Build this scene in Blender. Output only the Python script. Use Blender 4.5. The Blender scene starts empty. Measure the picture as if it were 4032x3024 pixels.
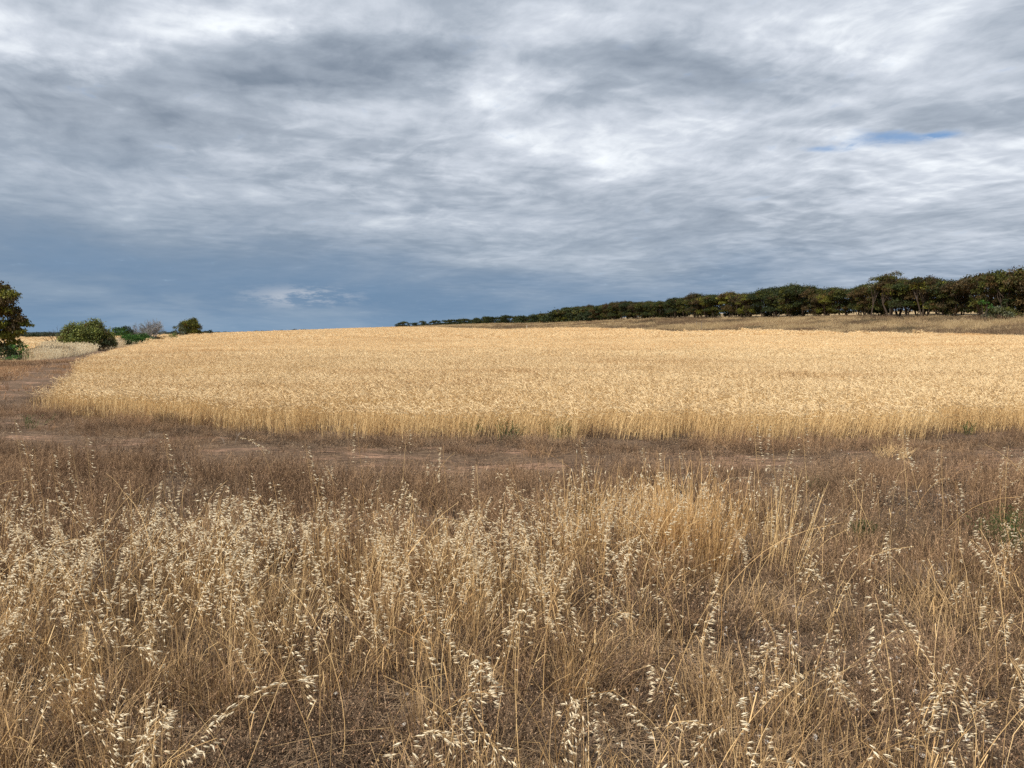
import bpy, math, random
import numpy as np
from mathutils import Vector, Euler

random.seed(7)
RNG = np.random.default_rng(7)
sc = bpy.context.scene
COL = sc.collection
R = math.radians

# ------------------------------------------------------------------ camera
EYE = 1.65
FPX = 3029.0                      # focal length in pixels of the 4032 px wide photograph
cam_d = bpy.data.cameras.new("camera")
cam = bpy.data.objects.new("camera", cam_d)
COL.objects.link(cam)
cam_d.sensor_fit = 'HORIZONTAL'
cam_d.sensor_width = 36.0
cam_d.lens = 36.0 * FPX / 4032.0
cam_d.clip_start = 0.1
cam_d.clip_end = 60000.0
cam.location = (0, 0, EYE)
cam.rotation_euler = (R(90 - 3.76), 0, 0)
sc.camera = cam

# ------------------------------------------------------------------ sun, sky
SUN_TO = Vector((-0.52, -0.42, 0.74)).normalized()
sun_d = bpy.data.lights.new("sun", 'SUN')
sun_d.energy = 5.0
sun_d.angle = R(0.6)
sun_d.color = (1.0, 0.95, 0.86)
sun = bpy.data.objects.new("sun", sun_d)
COL.objects.link(sun)
sun.rotation_euler = (-SUN_TO).to_track_quat('-Z', 'Y').to_euler()

world = bpy.data.worlds.new("World")
sc.world = world
world.use_nodes = True
wn, wl = world.node_tree.nodes, world.node_tree.links
wn.clear()
WS = 0.10


class NT:
    """small helper to chain shader nodes"""
    def __init__(self, nodes, links):
        self.n, self.l = nodes, links

    def put(self, sock, v):
        if v is None:
            return
        if isinstance(v, bpy.types.NodeSocket):
            self.l.new(v, sock)
        else:
            sock.default_value = v

    def math(self, op, a, b=None, c=None, clamp=False):
        n = self.n.new("ShaderNodeMath"); n.operation = op; n.use_clamp = clamp
        for i, v in enumerate((a, b, c)):
            self.put(n.inputs[i], v)
        return n.outputs[0]

    def noise(self, vec, scale, detail=4.0, rough=0.5, dist=0.0, lac=2.0):
        n = self.n.new("ShaderNodeTexNoise")
        self.put(n.inputs['Vector'], vec)
        n.inputs['Scale'].default_value = scale
        n.inputs['Detail'].default_value = detail
        n.inputs['Roughness'].default_value = rough
        n.inputs['Lacunarity'].default_value = lac
        n.inputs['Distortion'].default_value = dist
        return n.outputs['Fac']

    def ramp(self, x, lo, hi, a=0.0, b=1.0, smooth=True):
        n = self.n.new("ShaderNodeMapRange")
        n.interpolation_type = 'SMOOTHSTEP' if smooth else 'LINEAR'
        self.put(n.inputs['Value'], x)
        n.inputs['From Min'].default_value = lo; n.inputs['From Max'].default_value = hi
        n.inputs['To Min'].default_value = a; n.inputs['To Max'].default_value = b
        return n.outputs['Result']

    def mix(self, f, a, b):
        n = self.n.new("ShaderNodeMix"); n.data_type = 'RGBA'
        self.put(n.inputs['Factor'], f)
        self.put(n.inputs['A'], a if isinstance(a, bpy.types.NodeSocket) else (*a, 1.0))
        self.put(n.inputs['B'], b if isinstance(b, bpy.types.NodeSocket) else (*b, 1.0))
        return n.outputs['Result']

    def comb(self, x, y, z=0.0):
        n = self.n.new("ShaderNodeCombineXYZ")
        for i, v in enumerate((x, y, z)):
            self.put(n.inputs[i], v)
        return n.outputs[0]

    def sep(self, v):
        n = self.n.new("ShaderNodeSeparateXYZ"); self.put(n.inputs[0], v)
        return n.outputs

    def cmul(self, col, s):
        n = self.n.new("ShaderNodeVectorMath"); n.operation = 'SCALE'
        self.put(n.inputs[0], col); self.put(n.inputs['Scale'], s)
        return n.outputs[0]


def build_world():
    T = NT(wn, wl)
    tc = wn.new("ShaderNodeTexCoord")
    x, y, z = T.sep(tc.outputs['Generated'])
    zc = T.math('ADD', T.math('MAXIMUM', z, 0.0), 0.085)
    # position on the cloud deck
    px = T.math('DIVIDE', x, zc)
    py = T.math('DIVIDE', y, zc)
    P = T.comb(px, py, 0.0)
    # the deck is drawn out along the wind, which blows away from the camera and a little to the left
    wa_ = R(-22)
    sx = T.math('SUBTRACT', T.math('MULTIPLY', px, math.cos(wa_)), T.math('MULTIPLY', py, math.sin(wa_)))
    sy = T.math('ADD', T.math('MULTIPLY', px, math.sin(wa_)), T.math('MULTIPLY', py, math.cos(wa_)))
    warp = T.noise(P, 1.1, 3.0, 0.5)
    S = T.comb(T.math('ADD', sx, T.math('MULTIPLY', warp, 0.6)), T.math('MULTIPLY', sy, 0.62), T.math('MULTIPLY', warp, 0.5))

    n_big = T.noise(T.comb(px, py, 3.7), 0.55, 4.0, 0.55, 0.4)
    n_mid = T.noise(S, 1.8, 8.0, 0.60, 0.25)
    n_fine = T.noise(S, 7.5, 5.0, 0.58, 0.2)
    n_rip = T.noise(T.comb(T.math('MULTIPLY', sx, 5.0), T.math('MULTIPLY', sy, 8.5), 1.3), 1.0, 2.5, 0.45, 0.5)

    wa = T.noise(T.comb(px, py, 11.0), 2.2, 6.0, 0.62); wb = T.noise(T.comb(px, py, 17.0), 2.2, 6.0, 0.62)

    def blob(cx, cy, rx, ry, amp, rot=0.0):
        """a mass of cloud at a place on the deck; cx, cy are photo-free deck coordinates"""
        dx = T.math('ADD', T.math('SUBTRACT', px, cx), T.math('MULTIPLY', T.math('SUBTRACT', wa, 0.5), rx * 3.4))
        dy = T.math('ADD', T.math('SUBTRACT', py, cy), T.math('MULTIPLY', T.math('SUBTRACT', wb, 0.5), ry * 3.4))
        ax = T.math('DIVIDE', dx, rx)
        ay = T.math('DIVIDE', dy, ry)
        q = T.math('ADD', T.math('MULTIPLY', ax, ax), T.math('MULTIPLY', ay, ay))
        e = T.math('POWER', 2.718, T.math('MULTIPLY', q, -1.0))
        return T.math('MULTIPLY', T.math('MINIMUM', e, 1.3), amp)

    def deck(px_, py_):
        """deck coordinates of a direction given as a pixel of the 4032x3024 photograph"""
        a = R(-3.76)
        v = Vector(((px_ - 2016) / FPX, 1.0, (1512 - py_) / FPX))
        v = Vector((v.x, v.y * math.cos(a) - v.z * math.sin(a), v.y * math.sin(a) + v.z * math.cos(a))).normalized()
        return v.x / (max(v.z, 0) + 0.085), v.y / (max(v.z, 0) + 0.085)

    amp = T.math('ADD', T.math('MULTIPLY', T.math('SUBTRACT', n_big, 0.5), 0.65),
                 T.math('ADD', T.math('MULTIPLY', T.math('SUBTRACT', n_mid, 0.5), 1.0),
                        T.math('ADD', T.math('MULTIPLY', T.math('SUBTRACT', n_fine, 0.5), 0.62),
                               T.math('MULTIPLY', T.math('SUBTRACT', n_rip, 0.5), T.ramp(T.noise(T.comb(px, py, 29.0), 0.9, 3.0, 0.5), 0.40, 0.62, 0.15, 0.60)))))
    # the masses: (pixel x, pixel y, radius across, radius along, how light)
    masses = [(1500, 200, 0.28, 0.22, -0.42), (1250, 330, 0.30, 0.14, -0.20), (600, 330, 0.45, 0.2, -0.20), (330, 480, 0.55, 0.3, -0.22),
              (90, 200, 0.28, 0.16, 0.42), (450, 60, 0.40, 0.13, 0.16), (1000, 40, 0.24, 0.12, 0.42),
              (1880, 350, 0.22, 0.20, 0.20), (2150, 520, 0.42, 0.35, 0.20), (2450, 640, 0.45, 0.35, 0.24), (2650, 240, 0.30, 0.18, -0.22), (2950, 330, 0.35, 0.16, -0.16),
              (2250, 120, 0.30, 0.14, 0.25), (3350, 620, 0.7, 0.6, 0.16), (3800, 680, 0.6, 0.6, 0.18), (3600, 200, 0.5, 0.3, 0.30), (3000, 80, 0.4, 0.15, 0.2), (3750, 470, 0.4, 0.2, -0.18),
              (700, 730, 0.9, 0.35, 0.22), (1600, 880, 0.8, 0.25, 0.2), (1500, 700, 0.5, 0.4, -0.16)]
    for m in masses:
        cx, cy = deck(m[0], m[1])
        amp = T.math('ADD', amp, blob(cx, cy, m[2], m[3], m[4]))
    light = T.ramp(T.math('ADD', amp, 0.65), -0.14, 1.14, 0.0, 1.0, smooth=False)
    # cloud colour: slate shade, middle grey, bright white
    cr = wn.new("ShaderNodeValToRGB")
    el = cr.color_ramp.elements
    el[0].position = 0.0; el[0].color = (0.130, 0.175, 0.235, 1)
    el[1].position = 1.0; el[1].color = (0.84, 0.88, 0.92, 1)
    for p, c in ((0.28, (0.225, 0.270, 0.335)), (0.55, (0.365, 0.415, 0.485)), (0.80, (0.58, 0.625, 0.695))):
        e = el.new(p); e.color = (*c, 1)
    wl.new(light, cr.inputs[0])
    cloud = cr.outputs['Color']
    # low down the deck melts into a blue rain curtain
    nl = T.noise(T.comb(T.math('MULTIPLY', x, 2.4), T.math('MULTIPLY', y, 2.4), T.math('MULTIPLY', z, 11.0)), 1.4, 5.0, 0.55, 0.5)
    az = T.math('MULTIPLY', x, 0.10)
    hz = T.ramp(T.math('ADD', T.math('ADD', z, az), T.math('MULTIPLY', T.math('SUBTRACT', nl, 0.5), 0.12)), 0.02, 0.215, 1.0, 0.0)
    rain = T.mix(T.ramp(T.math('ADD', z, T.math('MULTIPLY', T.math('SUBTRACT', nl, 0.5), 0.20)), 0.0, 0.16), (0.135, 0.228, 0.355), (0.190, 0.255, 0.340))
    rain = T.mix(T.ramp(nl, 0.45, 0.68, 0.0, 0.50), rain, (0.33, 0.41, 0.50))
    # faint pale line just above the horizon
    rain = T.mix(T.math('MULTIPLY', T.ramp(z, 0.0, 0.035, 1.0, 0.0), 0.35), rain, (0.20, 0.32, 0.46))
    skyc = T.mix(T.math('MULTIPLY', hz, 0.93), cloud, rain)
    # small white fair-weather bank lit by the sun, low in front
    v = T.math('DIVIDE', z, T.math('MAXIMUM', y, 0.05)); u = T.math('DIVIDE', x, T.math('MAXIMUM', y, 0.05))
    nb = T.noise(T.comb(T.math('MULTIPLY', u, 14.0), T.math('MULTIPLY', v, 62.0), 0.0), 1.0, 6.0, 0.70, 0.1)
    du = T.math('DIVIDE', T.math('ADD', u, 0.272), 0.062); dv = T.math('DIVIDE', T.math('SUBTRACT', v, 0.047), 0.012)
    q = T.math('ADD', T.math('MULTIPLY', du, du), T.math('MULTIPLY', dv, dv))
    bank = T.math('MULTIPLY', T.math('POWER', 2.718, T.math('MULTIPLY', q, -1.0)), T.ramp(nb, 0.44, 0.60))
    skyc = T.mix(T.math('MULTIPLY', bank, T.ramp(y, 0.0, 0.2, 0.0, 0.65)), skyc, (0.58, 0.60, 0.64))
    # rents in the deck show the clear sky above
    gap = T.math('MULTIPLY', T.ramp(T.noise(S, 0.9, 5.0, 0.55, 0.6), 0.72, 0.82), 0.5)
    for (gx, gy, ra, rb, am) in ((3560, 545, 0.13, 0.085, 1.3), (3270, 582, 0.12, 0.05, 0.9), (3720, 535, 0.08, 0.05, 0.9), (2960, 310, 0.08, 0.05, 0.45)):
        cx, cy = deck(gx, gy)
        gap = T.math('ADD', gap, T.math('MULTIPLY', T.ramp(T.math('ADD', blob(cx, cy, ra, rb, am), T.math('MULTIPLY', T.math('SUBTRACT', n_fine, 0.5), 1.6)), 0.20, 1.3), 0.90), clamp=True)
    sky = wn.new("ShaderNodeTexSky")
    sky.sky_type = 'NISHITA'; sky.sun_disc = False
    sky.sun_elevation = math.asin(SUN_TO.z)
    sky.sun_rotation = math.atan2(SUN_TO.x, SUN_TO.y)
    sky.altitude = 100; sky.air_density = 1.0; sky.dust_density = 0.6
    clear = T.mix(0.55, T.cmul(sky.outputs[0], 1.0), T.cmul((0.14, 0.27, 0.52), 10.0))
    final = T.mix(gap, T.cmul(skyc, 1.0 / WS), clear)
    # below the horizon only the ground colour bounces back
    final = T.mix(T.ramp(z, -0.02, 0.0, 0.0, 1.0), (1.6, 1.7, 1.8), final)
    bg = wn.new("ShaderNodeBackground"); bg.inputs['Strength'].default_value = WS
    wl.new(final, bg.inputs['Color'])
    out = wn.new("ShaderNodeOutputWorld")
    wl.new(bg.outputs[0], out.inputs['Surface'])


build_world()
world.cycles.sampling_method = 'MANUAL'
world.cycles.sample_map_resolution = 512

sc.view_settings.view_transform = 'Standard'
sc.view_settings.look = 'None'
sc.view_settings.exposure = 0.18
sc.view_settings.gamma = 1.0
sc.view_settings.use_curve_mapping = False
sc.cycles.max_bounces = 5
sc.cycles.diffuse_bounces = 3
sc.cycles.glossy_bounces = 2
sc.cycles.transmission_bounces = 3
sc.cycles.transparent_max_bounces = 4
sc.cycles.use_denoising = False
sc.cycles.sample_clamp_indirect = 4.0


# ------------------------------------------------------------------ helpers
def smooth(t):
    return t * t * (3 - 2 * t)


def vnoise(x, y, seed=0):
    """value noise, vectorised, 0..1"""
    x = np.asarray(x, float); y = np.asarray(y, float)
    xi = np.floor(x).astype(np.int64); yi = np.floor(y).astype(np.int64)
    fx = smooth(x - xi); fy = smooth(y - yi)

    def h(a, b):
        n = (a * 374761393 + b * 668265263 + seed * 1442695041) & 0xFFFFFFFF
        n = ((n ^ (n >> 13)) * 1274126177) & 0xFFFFFFFF
        return ((n ^ (n >> 16)) & 0xFFFF) / 65535.0
    return (h(xi, yi) * (1 - fx) + h(xi + 1, yi) * fx) * (1 - fy) + (h(xi, yi + 1) * (1 - fx) + h(xi + 1, yi + 1) * fx) * fy


def fbm(x, y, seed=0, oct=3):
    s = 0; a = 0.5; t = 0
    for i in range(oct):
        s = s + a * vnoise(np.asarray(x) * 2 ** i, np.asarray(y) * 2 ** i, seed + i); t += a; a *= 0.5
    return s / t


def inside(poly, x, y):
    x = np.asarray(x); y = np.asarray(y)
    r = np.zeros(x.shape, bool)
    n = len(poly)
    for i in range(n):
        x0, y0 = poly[i]; x1, y1 = poly[(i + 1) % n]
        c = ((y0 > y) != (y1 > y)) & (x < (x1 - x0) * (y - y0) / ((y1 - y0) if y1 != y0 else 1e-9) + x0)
        r ^= c
    return r


# ------------------------------------------------------------------ terrain
# ground heights along bearings: depth in front of the camera -> height
COLS = [
    (-180, 1.0, [(0, 0), (100, 0), (500, -1), (3000, -7), (5000, -12.5), (30000, -12.5)]),
    (-95, 1.0, [(0, 0), (100, 0), (500, -1), (3000, -7), (5000, -12.5), (30000, -12.5)]),
    (-33.7, 1.2, [(0, 0), (60, 0), (110, 0), (250, -.5), (400, -1.0), (800, -2.5), (3000, -7), (4500, -12.5), (30000, -12.5)]),
    (-27.5, 1.12, [(0, 0), (60, 0), (110, 0.1), (180, .15), (300, -.2), (450, -1.2), (900, -3), (3000, -7), (4500, -12.5), (30000, -12.5)]),
    (-21.9, 1.08, [(0, 0), (60, 0.05), (100, .35), (180, .78), (250, .9), (350, .7), (500, 0), (900, -3), (3000, -7), (4500, -12.5), (30000, -12.5)]),
    (-18.5, 1.05, [(0, 0), (60, .1), (100, .5), (180, 1.1), (300, 1.6), (380, 1.6), (550, 1.0), (900, -2), (3000, -7), (5000, -12.5), (30000, -12.5)]),
    (-11.5, 1.02, [(0, 0), (60, .1), (100, .6), (180, 1.5), (300, 2.8), (370, 3.45), (480, 4.2), (600, 4.2), (1000, 1), (3000, -7), (5000, -12.5), (30000, -12.5)]),
    (-8.55, 1.01, [(0, 0), (60, .1), (100, .6), (180, 1.5), (300, 3.0), (400, 4.3), (480, 5.4), (600, 5.6), (1000, 3), (3000, -7), (5000, -12.5), (30000, -12.5)]),
    (-0.3, 1.0, [(0, 0), (60, .2), (100, .6), (160, 1.25), (230, 2.06), (300, 4.0), (385, 6.6), (500, 9.0), (1000, 9), (3000, -5), (6000, -12.5), (30000, -12.5)]),
    (12.7, 1.025, [(0, 0), (50, .15), (100, .8), (140, 1.33), (180, 3.7), (220, 6.1), (300, 9.2), (420, 12), (900, 12), (3000, -3), (6000, -12.5), (30000, -12.5)]),
    (24.6, 1.1, [(0, 0), (40, .1), (72, .7), (95, 1.15), (120, 2.9), (150, 4.97), (200, 7.2), (300, 10.2), (450, 12.8), (900, 12), (3000, -3), (6000, -12.5), (30000, -12.5)]),
    (33.65, 1.2, [(0, 0), (40, .2), (72, .89), (90, 2.3), (110, 3.9), (150, 6.2), (220, 8.8), (350, 12.4), (900, 12), (3000, -3), (6000, -12.5), (30000, -12.5)]),
    (60, 1.4, [(0, 0), (40, .2), (60, .7), (90, 2.6), (110, 3.5), (150, 5.5), (300, 9), (900, 9), (3000, -3), (6000, -12.5), (30000, -12.5)]),
    (120, 1.4, [(0, 0), (60, .2), (200, 1), (900, 2), (3000, -5), (6000, -12.5), (30000, -12.5)]),
    (180, 1.0, [(0, 0), (100, 0), (500, -1), (3000, -7), (5000, -12.5), (30000, -12.5)]),
]
NA, NR = 720, 260
TH = np.linspace(-180, 180, NA + 1)
LR = np.linspace(math.log(1.0), math.log(30000.0), NR)
tab = np.zeros((len(COLS), NR))
for i, (a, k, prof) in enumerate(COLS):
    d = np.array([p[0] * k for p in prof]); z = np.array([p[1] for p in prof])
    tab[i] = np.interp(np.exp(LR), d, z)
angs = np.array([c[0] for c in COLS])
HT = np.zeros((NA + 1, NR))
for j in range(NR):
    HT[:, j] = np.interp(TH, angs, tab[:, j])
ker = np.hanning(9); ker /= ker.sum()
for j in range(NR):
    row = np.concatenate([HT[-5:-1, j], HT[:, j], HT[1:5, j]])
    HT[:, j] = np.convolve(row, ker, 'valid')
kr = np.hanning(7); kr /= kr.sum()
for i in range(NA + 1):
    row = np.concatenate([[HT[i, 0]] * 3, HT[i], [HT[i, -1]] * 3])
    HT[i] = np.convolve(row, kr, 'valid')


def H(x, y):
    x = np.asarray(x, float); y = np.asarray(y, float)
    r = np.maximum(np.hypot(x, y), 1.0)
    a = (np.degrees(np.arctan2(x, y)) + 180) / 360 * NA
    l = (np.log(r) - LR[0]) / (LR[1] - LR[0])
    a0 = np.clip(np.floor(a).astype(int), 0, NA - 1); l0 = np.clip(np.floor(l).astype(int), 0, NR - 2)
    fa = np.clip(a - a0, 0, 1); fl = np.clip(l - l0, 0, 1)
    z = (HT[a0, l0] * (1 - fa) + HT[a0 + 1, l0] * fa) * (1 - fl) + (HT[a0, l0 + 1] * (1 - fa) + HT[a0 + 1, l0 + 1] * fa) * fl
    near = np.clip(1.4 - r / 60, 0, 1)
    z = z + near * ((vnoise(x / 1.3, y / 1.3, 3) - .5) * 0.045 + (vnoise(x / 4, y / 4, 4) - .5) * 0.06)
    far = np.clip((r - 40) / 60, 0, 1)
    z = z + far * (vnoise(x / 17, y / 17, 5) - .5) * 0.14
    return z


def at(px_, depth, dz=0.0):
    """ground point seen in column px_ of the 4032 px photograph at that depth"""
    u = (px_ - 2016) / FPX
    x = u * depth
    return Vector((x, depth, float(H(x, depth)) + dz))


def zrow(py_, depth):
    """height above datum that a row of the photograph has at that depth"""
    return EYE - (py_ - 1313) / FPX * depth


# ------------------------------------------------------------------ materials
def new_mat(name):
    m = bpy.data.materials.new(name); m.use_nodes = True
    m.node_tree.nodes.clear()
    return m, NT(m.node_tree.nodes, m.node_tree.links)


def finish(m, T, col, rough=0.7, transl=0.0, spec=0.2, bump=None):
    p = T.n.new("ShaderNodeBsdfPrincipled")
    T.put(p.inputs['Base Color'], col)
    p.inputs['Roughness'].default_value = rough
    p.inputs['Specular IOR Level'].default_value = spec
    if bump is not None:
        b = T.n.new("ShaderNodeBump"); b.inputs['Strength'].default_value = bump[1]
        b.inputs['Distance'].default_value = bump[2]
        T.put(b.inputs['Height'], bump[0]); T.l.new(b.outputs[0], p.inputs['Normal'])
    out = T.n.new("ShaderNodeOutputMaterial")
    if transl > 0:
        t = T.n.new("ShaderNodeBsdfTranslucent"); T.put(t.inputs['Color'], col)
        mx = T.n.new("ShaderNodeMixShader"); mx.inputs[0].default_value = transl
        T.l.new(p.outputs[0], mx.inputs[1]); T.l.new(t.outputs[0], mx.inputs[2])
        T.l.new(mx.outputs[0], out.inputs['Surface'])
    else:
        T.l.new(p.outputs[0], out.inputs['Surface'])
    return m


def straw_mat(name, a, b, c=None, s1=0.35, s2=3.0, transl=0.2, rough=0.65, rnd=0.35, spec=0.2, piece=0.0, rows=False):
    """straw-like colour drifting over the land (a..b), darker or redder patches c, and a random step per tuft"""
    m, T = new_mat(name)
    g = T.n.new("ShaderNodeNewGeometry")
    oi = T.n.new("ShaderNodeObjectInfo")
    n1 = T.noise(g.outputs['Position'], s1, 3.0, 0.6)
    n2 = T.noise(g.outputs['Position'], s2, 2.0, 0.5)
    f = T.math('ADD', T.math('MULTIPLY', T.math('SUBTRACT', n1, 0.5), 1.2), T.math('MULTIPLY', T.math('SUBTRACT', n2, 0.5), 1.2))
    f = T.math('ADD', T.math('ADD', f, 0.5), T.math('MULTIPLY', T.math('SUBTRACT', oi.outputs['Random'], 0.5), rnd))
    f = T.math('ADD', f, T.math('MULTIPLY', T.math('SUBTRACT', g.outputs['Random Per Island'], 0.5), piece), clamp=True)
    col = T.mix(f, a, b)
    if c:
        pos = g.outputs['Position']
        if rows:        # drill rows run across the view, so ripeness drifts in long strips
            x_, y_, z_ = T.sep(pos)
            pos = T.comb(T.math('MULTIPLY', x_, 0.28), y_, z_)
        n3 = T.noise(pos, s1 * 0.8 + 0.05, 4.0, 0.65)
        col = T.mix(T.ramp(n3, 0.50, 0.68), col, c)
    return finish(m, T, col, rough, transl, spec)


M = {}
M['wheat_head'] = straw_mat('wheat_head', (0.72, 0.525, 0.285), (0.84, 0.67, 0.415), (0.58, 0.375, 0.18), 0.30, 1.6, 0.25, 0.6, 0.35, piece=0.55, rows=True)
M['wheat_stem'] = straw_mat('wheat_stem', (0.60, 0.395, 0.180), (0.80, 0.585, 0.30), None, 0.3, 2.0, 0.2, 0.6, 0.4, piece=0.8)
M['oat_spikelet'] = straw_mat('oat_spikelet', (0.70, 0.56, 0.36), (0.88, 0.79, 0.60), None, 0.6, 30.0, 0.30, 0.5, 0.3, piece=0.7)
M['oat_stem'] = straw_mat('oat_stem', (0.50, 0.29, 0.115), (0.76, 0.54, 0.27), None, 0.8, 8.0, 0.15, 0.55, 0.7, piece=0.3)
M['dry_grass'] = straw_mat('dry_grass', (0.15, 0.085, 0.038), (0.60, 0.405, 0.205), (0.10, 0.062, 0.036), 0.7, 6.0, 0.2, 0.7, 0.6, piece=1.0)
M['brown_herb'] = straw_mat('brown_herb', (0.075, 0.043, 0.025), (0.40, 0.250, 0.138), (0.17, 0.115, 0.07), 0.6, 5.0, 0.12, 0.8, 0.7, piece=1.0)
M['ground_herb'] = straw_mat('ground_herb', (0.050, 0.032, 0.021), (0.25, 0.16, 0.095), (0.12, 0.085, 0.058), 0.6, 5.0, 0.1, 0.8, 0.7, piece=1.0)
M['brown_seed'] = straw_mat('brown_seed', (0.34, 0.20, 0.115), (0.58, 0.40, 0.25), None, 0.8, 7.0, 0.2, 0.7, 0.6, piece=1.0)
M['rusty_herb'] = straw_mat('rusty_herb', (0.30, 0.165, 0.085), (0.50, 0.315, 0.17), None, 0.8, 7.0, 0.2, 0.7, 0.6, piece=0.8)
M['grey_twig'] = straw_mat('grey_twig', (0.17, 0.135, 0.11), (0.36, 0.29, 0.235), None, 2.0, 9.0, 0.0, 0.8, 0.4, piece=0.7)
M['litter'] = straw_mat('litter', (0.070, 0.046, 0.030), (0.42, 0.29, 0.175), (0.055, 0.038, 0.026), 1.2, 9.0, 0.0, 0.8, 0.6, piece=1.0)
M['green_weed'] = straw_mat('green_weed', (0.035, 0.065, 0.018), (0.085, 0.115, 0.03), None, 1.0, 8.0, 0.25, 0.6, 0.6, piece=0.6)
M['khaki_weed'] = straw_mat('khaki_weed', (0.35, 0.255, 0.135), (0.52, 0.40, 0.235), (0.27, 0.175, 0.10), 0.07, 0.6, 0.2, 0.7, 0.5, piece=0.7)
M['dun_weed'] = straw_mat('dun_weed', (0.13, 0.088, 0.055), (0.27, 0.185, 0.11), (0.10, 0.085, 0.05), 0.07, 0.6, 0.15, 0.8, 0.6, piece=0.7)
M['pale_grass'] = straw_mat('pale_grass', (0.66, 0.54, 0.35), (0.84, 0.74, 0.54), (0.55, 0.40, 0.24), 0.15, 1.0, 0.3, 0.6, 0.4, piece=0.6)


def leaf_mat(name, a, b, c, s=0.7):
    m, T = new_mat(name)
    g = T.n.new("ShaderNodeNewGeometry"); oi = T.n.new("ShaderNodeObjectInfo")
    n = T.noise(g.outputs['Position'], s, 3.0, 0.6)
    r = g.outputs['Random Per Island']
    f = T.math('ADD', n, T.math('MULTIPLY', T.math('SUBTRACT', r, 0.5), 0.7), clamp=True)
    f = T.math('ADD', f, T.math('MULTIPLY', T.math('SUBTRACT', oi.outputs['Random'], 0.5), 0.35), clamp=True)
    col = T.mix(T.ramp(f, 0.25, 0.75), a, b)
    n3 = T.noise(g.outputs['Position'], s * 0.8, 2.0, 0.5, 0.5)
    col = T.mix(T.ramp(n3, 0.55, 0.68), col, c)
    return finish(m, T, col, 0.6, 0.10, 0.15)


M['leaf_olive'] = leaf_mat('leaf_olive', (0.022, 0.030, 0.009), (0.085, 0.085, 0.016), (0.085, 0.048, 0.018))
M['leaf_dark'] = leaf_mat('leaf_dark', (0.016, 0.024, 0.010), (0.042, 0.055, 0.015), (0.030, 0.030, 0.012))  # dark green leaf; shade on the ridge trees' bodies is put into it too
M['leaf_yellow'] = leaf_mat('leaf_yellow', (0.081, 0.09, 0.018), (0.206, 0.194, 0.027), (0.15, 0.088, 0.025))
M['leaf_rust'] = leaf_mat('leaf_rust', (0.036, 0.027, 0.013), (0.095, 0.062, 0.023), (0.045, 0.048, 0.014))
M['leaf_grey'] = leaf_mat('leaf_grey', (0.07, 0.081, 0.048), (0.154, 0.161, 0.087), (0.119, 0.098, 0.063))
M['leaf_green'] = leaf_mat('leaf_green', (0.027, 0.075, 0.015), (0.075, 0.163, 0.025), (0.037, 0.075, 0.018))
M['leaf_shrub'] = leaf_mat('leaf_shrub', (0.098, 0.129, 0.035), (0.254, 0.273, 0.069), (0.12, 0.12, 0.045), 1.1)
M['leaf_farblue'] = leaf_mat('leaf_farblue', (0.030, 0.042, 0.030), (0.055, 0.068, 0.040), (0.04, 0.045, 0.03), 0.2)


def bark(name, a, b):
    m, T = new_mat(name)
    tc = T.n.new("ShaderNodeTexCoord")
    n = T.noise(tc.outputs['Object'], 5.0, 4.0, 0.65)
    return finish(m, T, T.mix(n, a, b), 0.85, 0.0, 0.1, (n, 0.6, 0.03))


M['bark_dark'] = bark('bark_dark', (0.035, 0.026, 0.020), (0.105, 0.078, 0.058))
M['bark_grey'] = bark('bark_grey', (0.13, 0.11, 0.095), (0.30, 0.255, 0.22))
M['bark_mauve'] = bark('bark_mauve', (0.17, 0.175, 0.185), (0.32, 0.315, 0.325))
M['bark_pale'] = bark('bark_pale', (0.20, 0.155, 0.115), (0.42, 0.34, 0.27))


def ground_mat():
    m, T = new_mat('ground_soil')
    g = T.n.new("ShaderNodeNewGeometry"); P = g.outputs['Position']
    n1 = T.noise(P, 0.8, 5.0, 0.6); n2 = T.noise(P, 9.0, 5.0, 0.7); n3 = T.noise(P, 60.0, 3.0, 0.6)
    c = T.mix(T.ramp(n1, 0.40, 0.66), (0.045, 0.031, 0.022), (0.17, 0.108, 0.072))
    c = T.mix(T.ramp(n2, 0.45, 0.62, 0, .8), c, (0.075, 0.058, 0.046))
    c = T.mix(T.ramp(n3, 0.6, 0.75, 0, .5), c, (0.33, 0.25, 0.19))
    # distant paddocks are straw coloured
    x, y, z = T.sep(P)
    d = T.math('SQRT', T.math('ADD', T.math('MULTIPLY', x, x), T.math('MULTIPLY', y, y)))
    nf = T.noise(P, 0.02, 3.0, 0.5)
    far = T.mix(nf, (0.26, 0.19, 0.11), (0.42, 0.30, 0.16))
    c = T.mix(T.ramp(d, 14.0, 60.0), c, far)
    h = T.math('ADD', n2, T.math('MULTIPLY', n3, 0.4))
    return finish(m, T, c, 0.95, 0.0, 0.1, (h, 0.9, 0.03))


def track_mat():
    m, T = new_mat('track_soil')
    g = T.n.new("ShaderNodeNewGeometry"); P = g.outputs['Position']
    x, y, z = T.sep(P)
    Ps = T.comb(T.math('MULTIPLY', x, 0.35), y, z)
    n1 = T.noise(Ps, 1.6, 5.0, 0.6, 0.4); n2 = T.noise(Ps, 14.0, 5.0, 0.7); n3 = T.noise(P, 70.0, 3.0, 0.6)
    c = T.mix(T.ramp(n1, 0.34, 0.50), (0.34, 0.205, 0.135), (0.150, 0.098, 0.062))
    c = T.mix(T.ramp(n2, 0.44, 0.58, 0, .85), c, (0.075, 0.050, 0.034))
    c = T.mix(T.ramp(n3, 0.6, 0.75, 0, .6), c, (0.38, 0.29, 0.22))
    h = T.math('ADD', n2, T.math('MULTIPLY', n3, 0.4))
    return finish(m, T, c, 0.95, 0.0, 0.1, (h, 0.9, 0.025))


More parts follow.
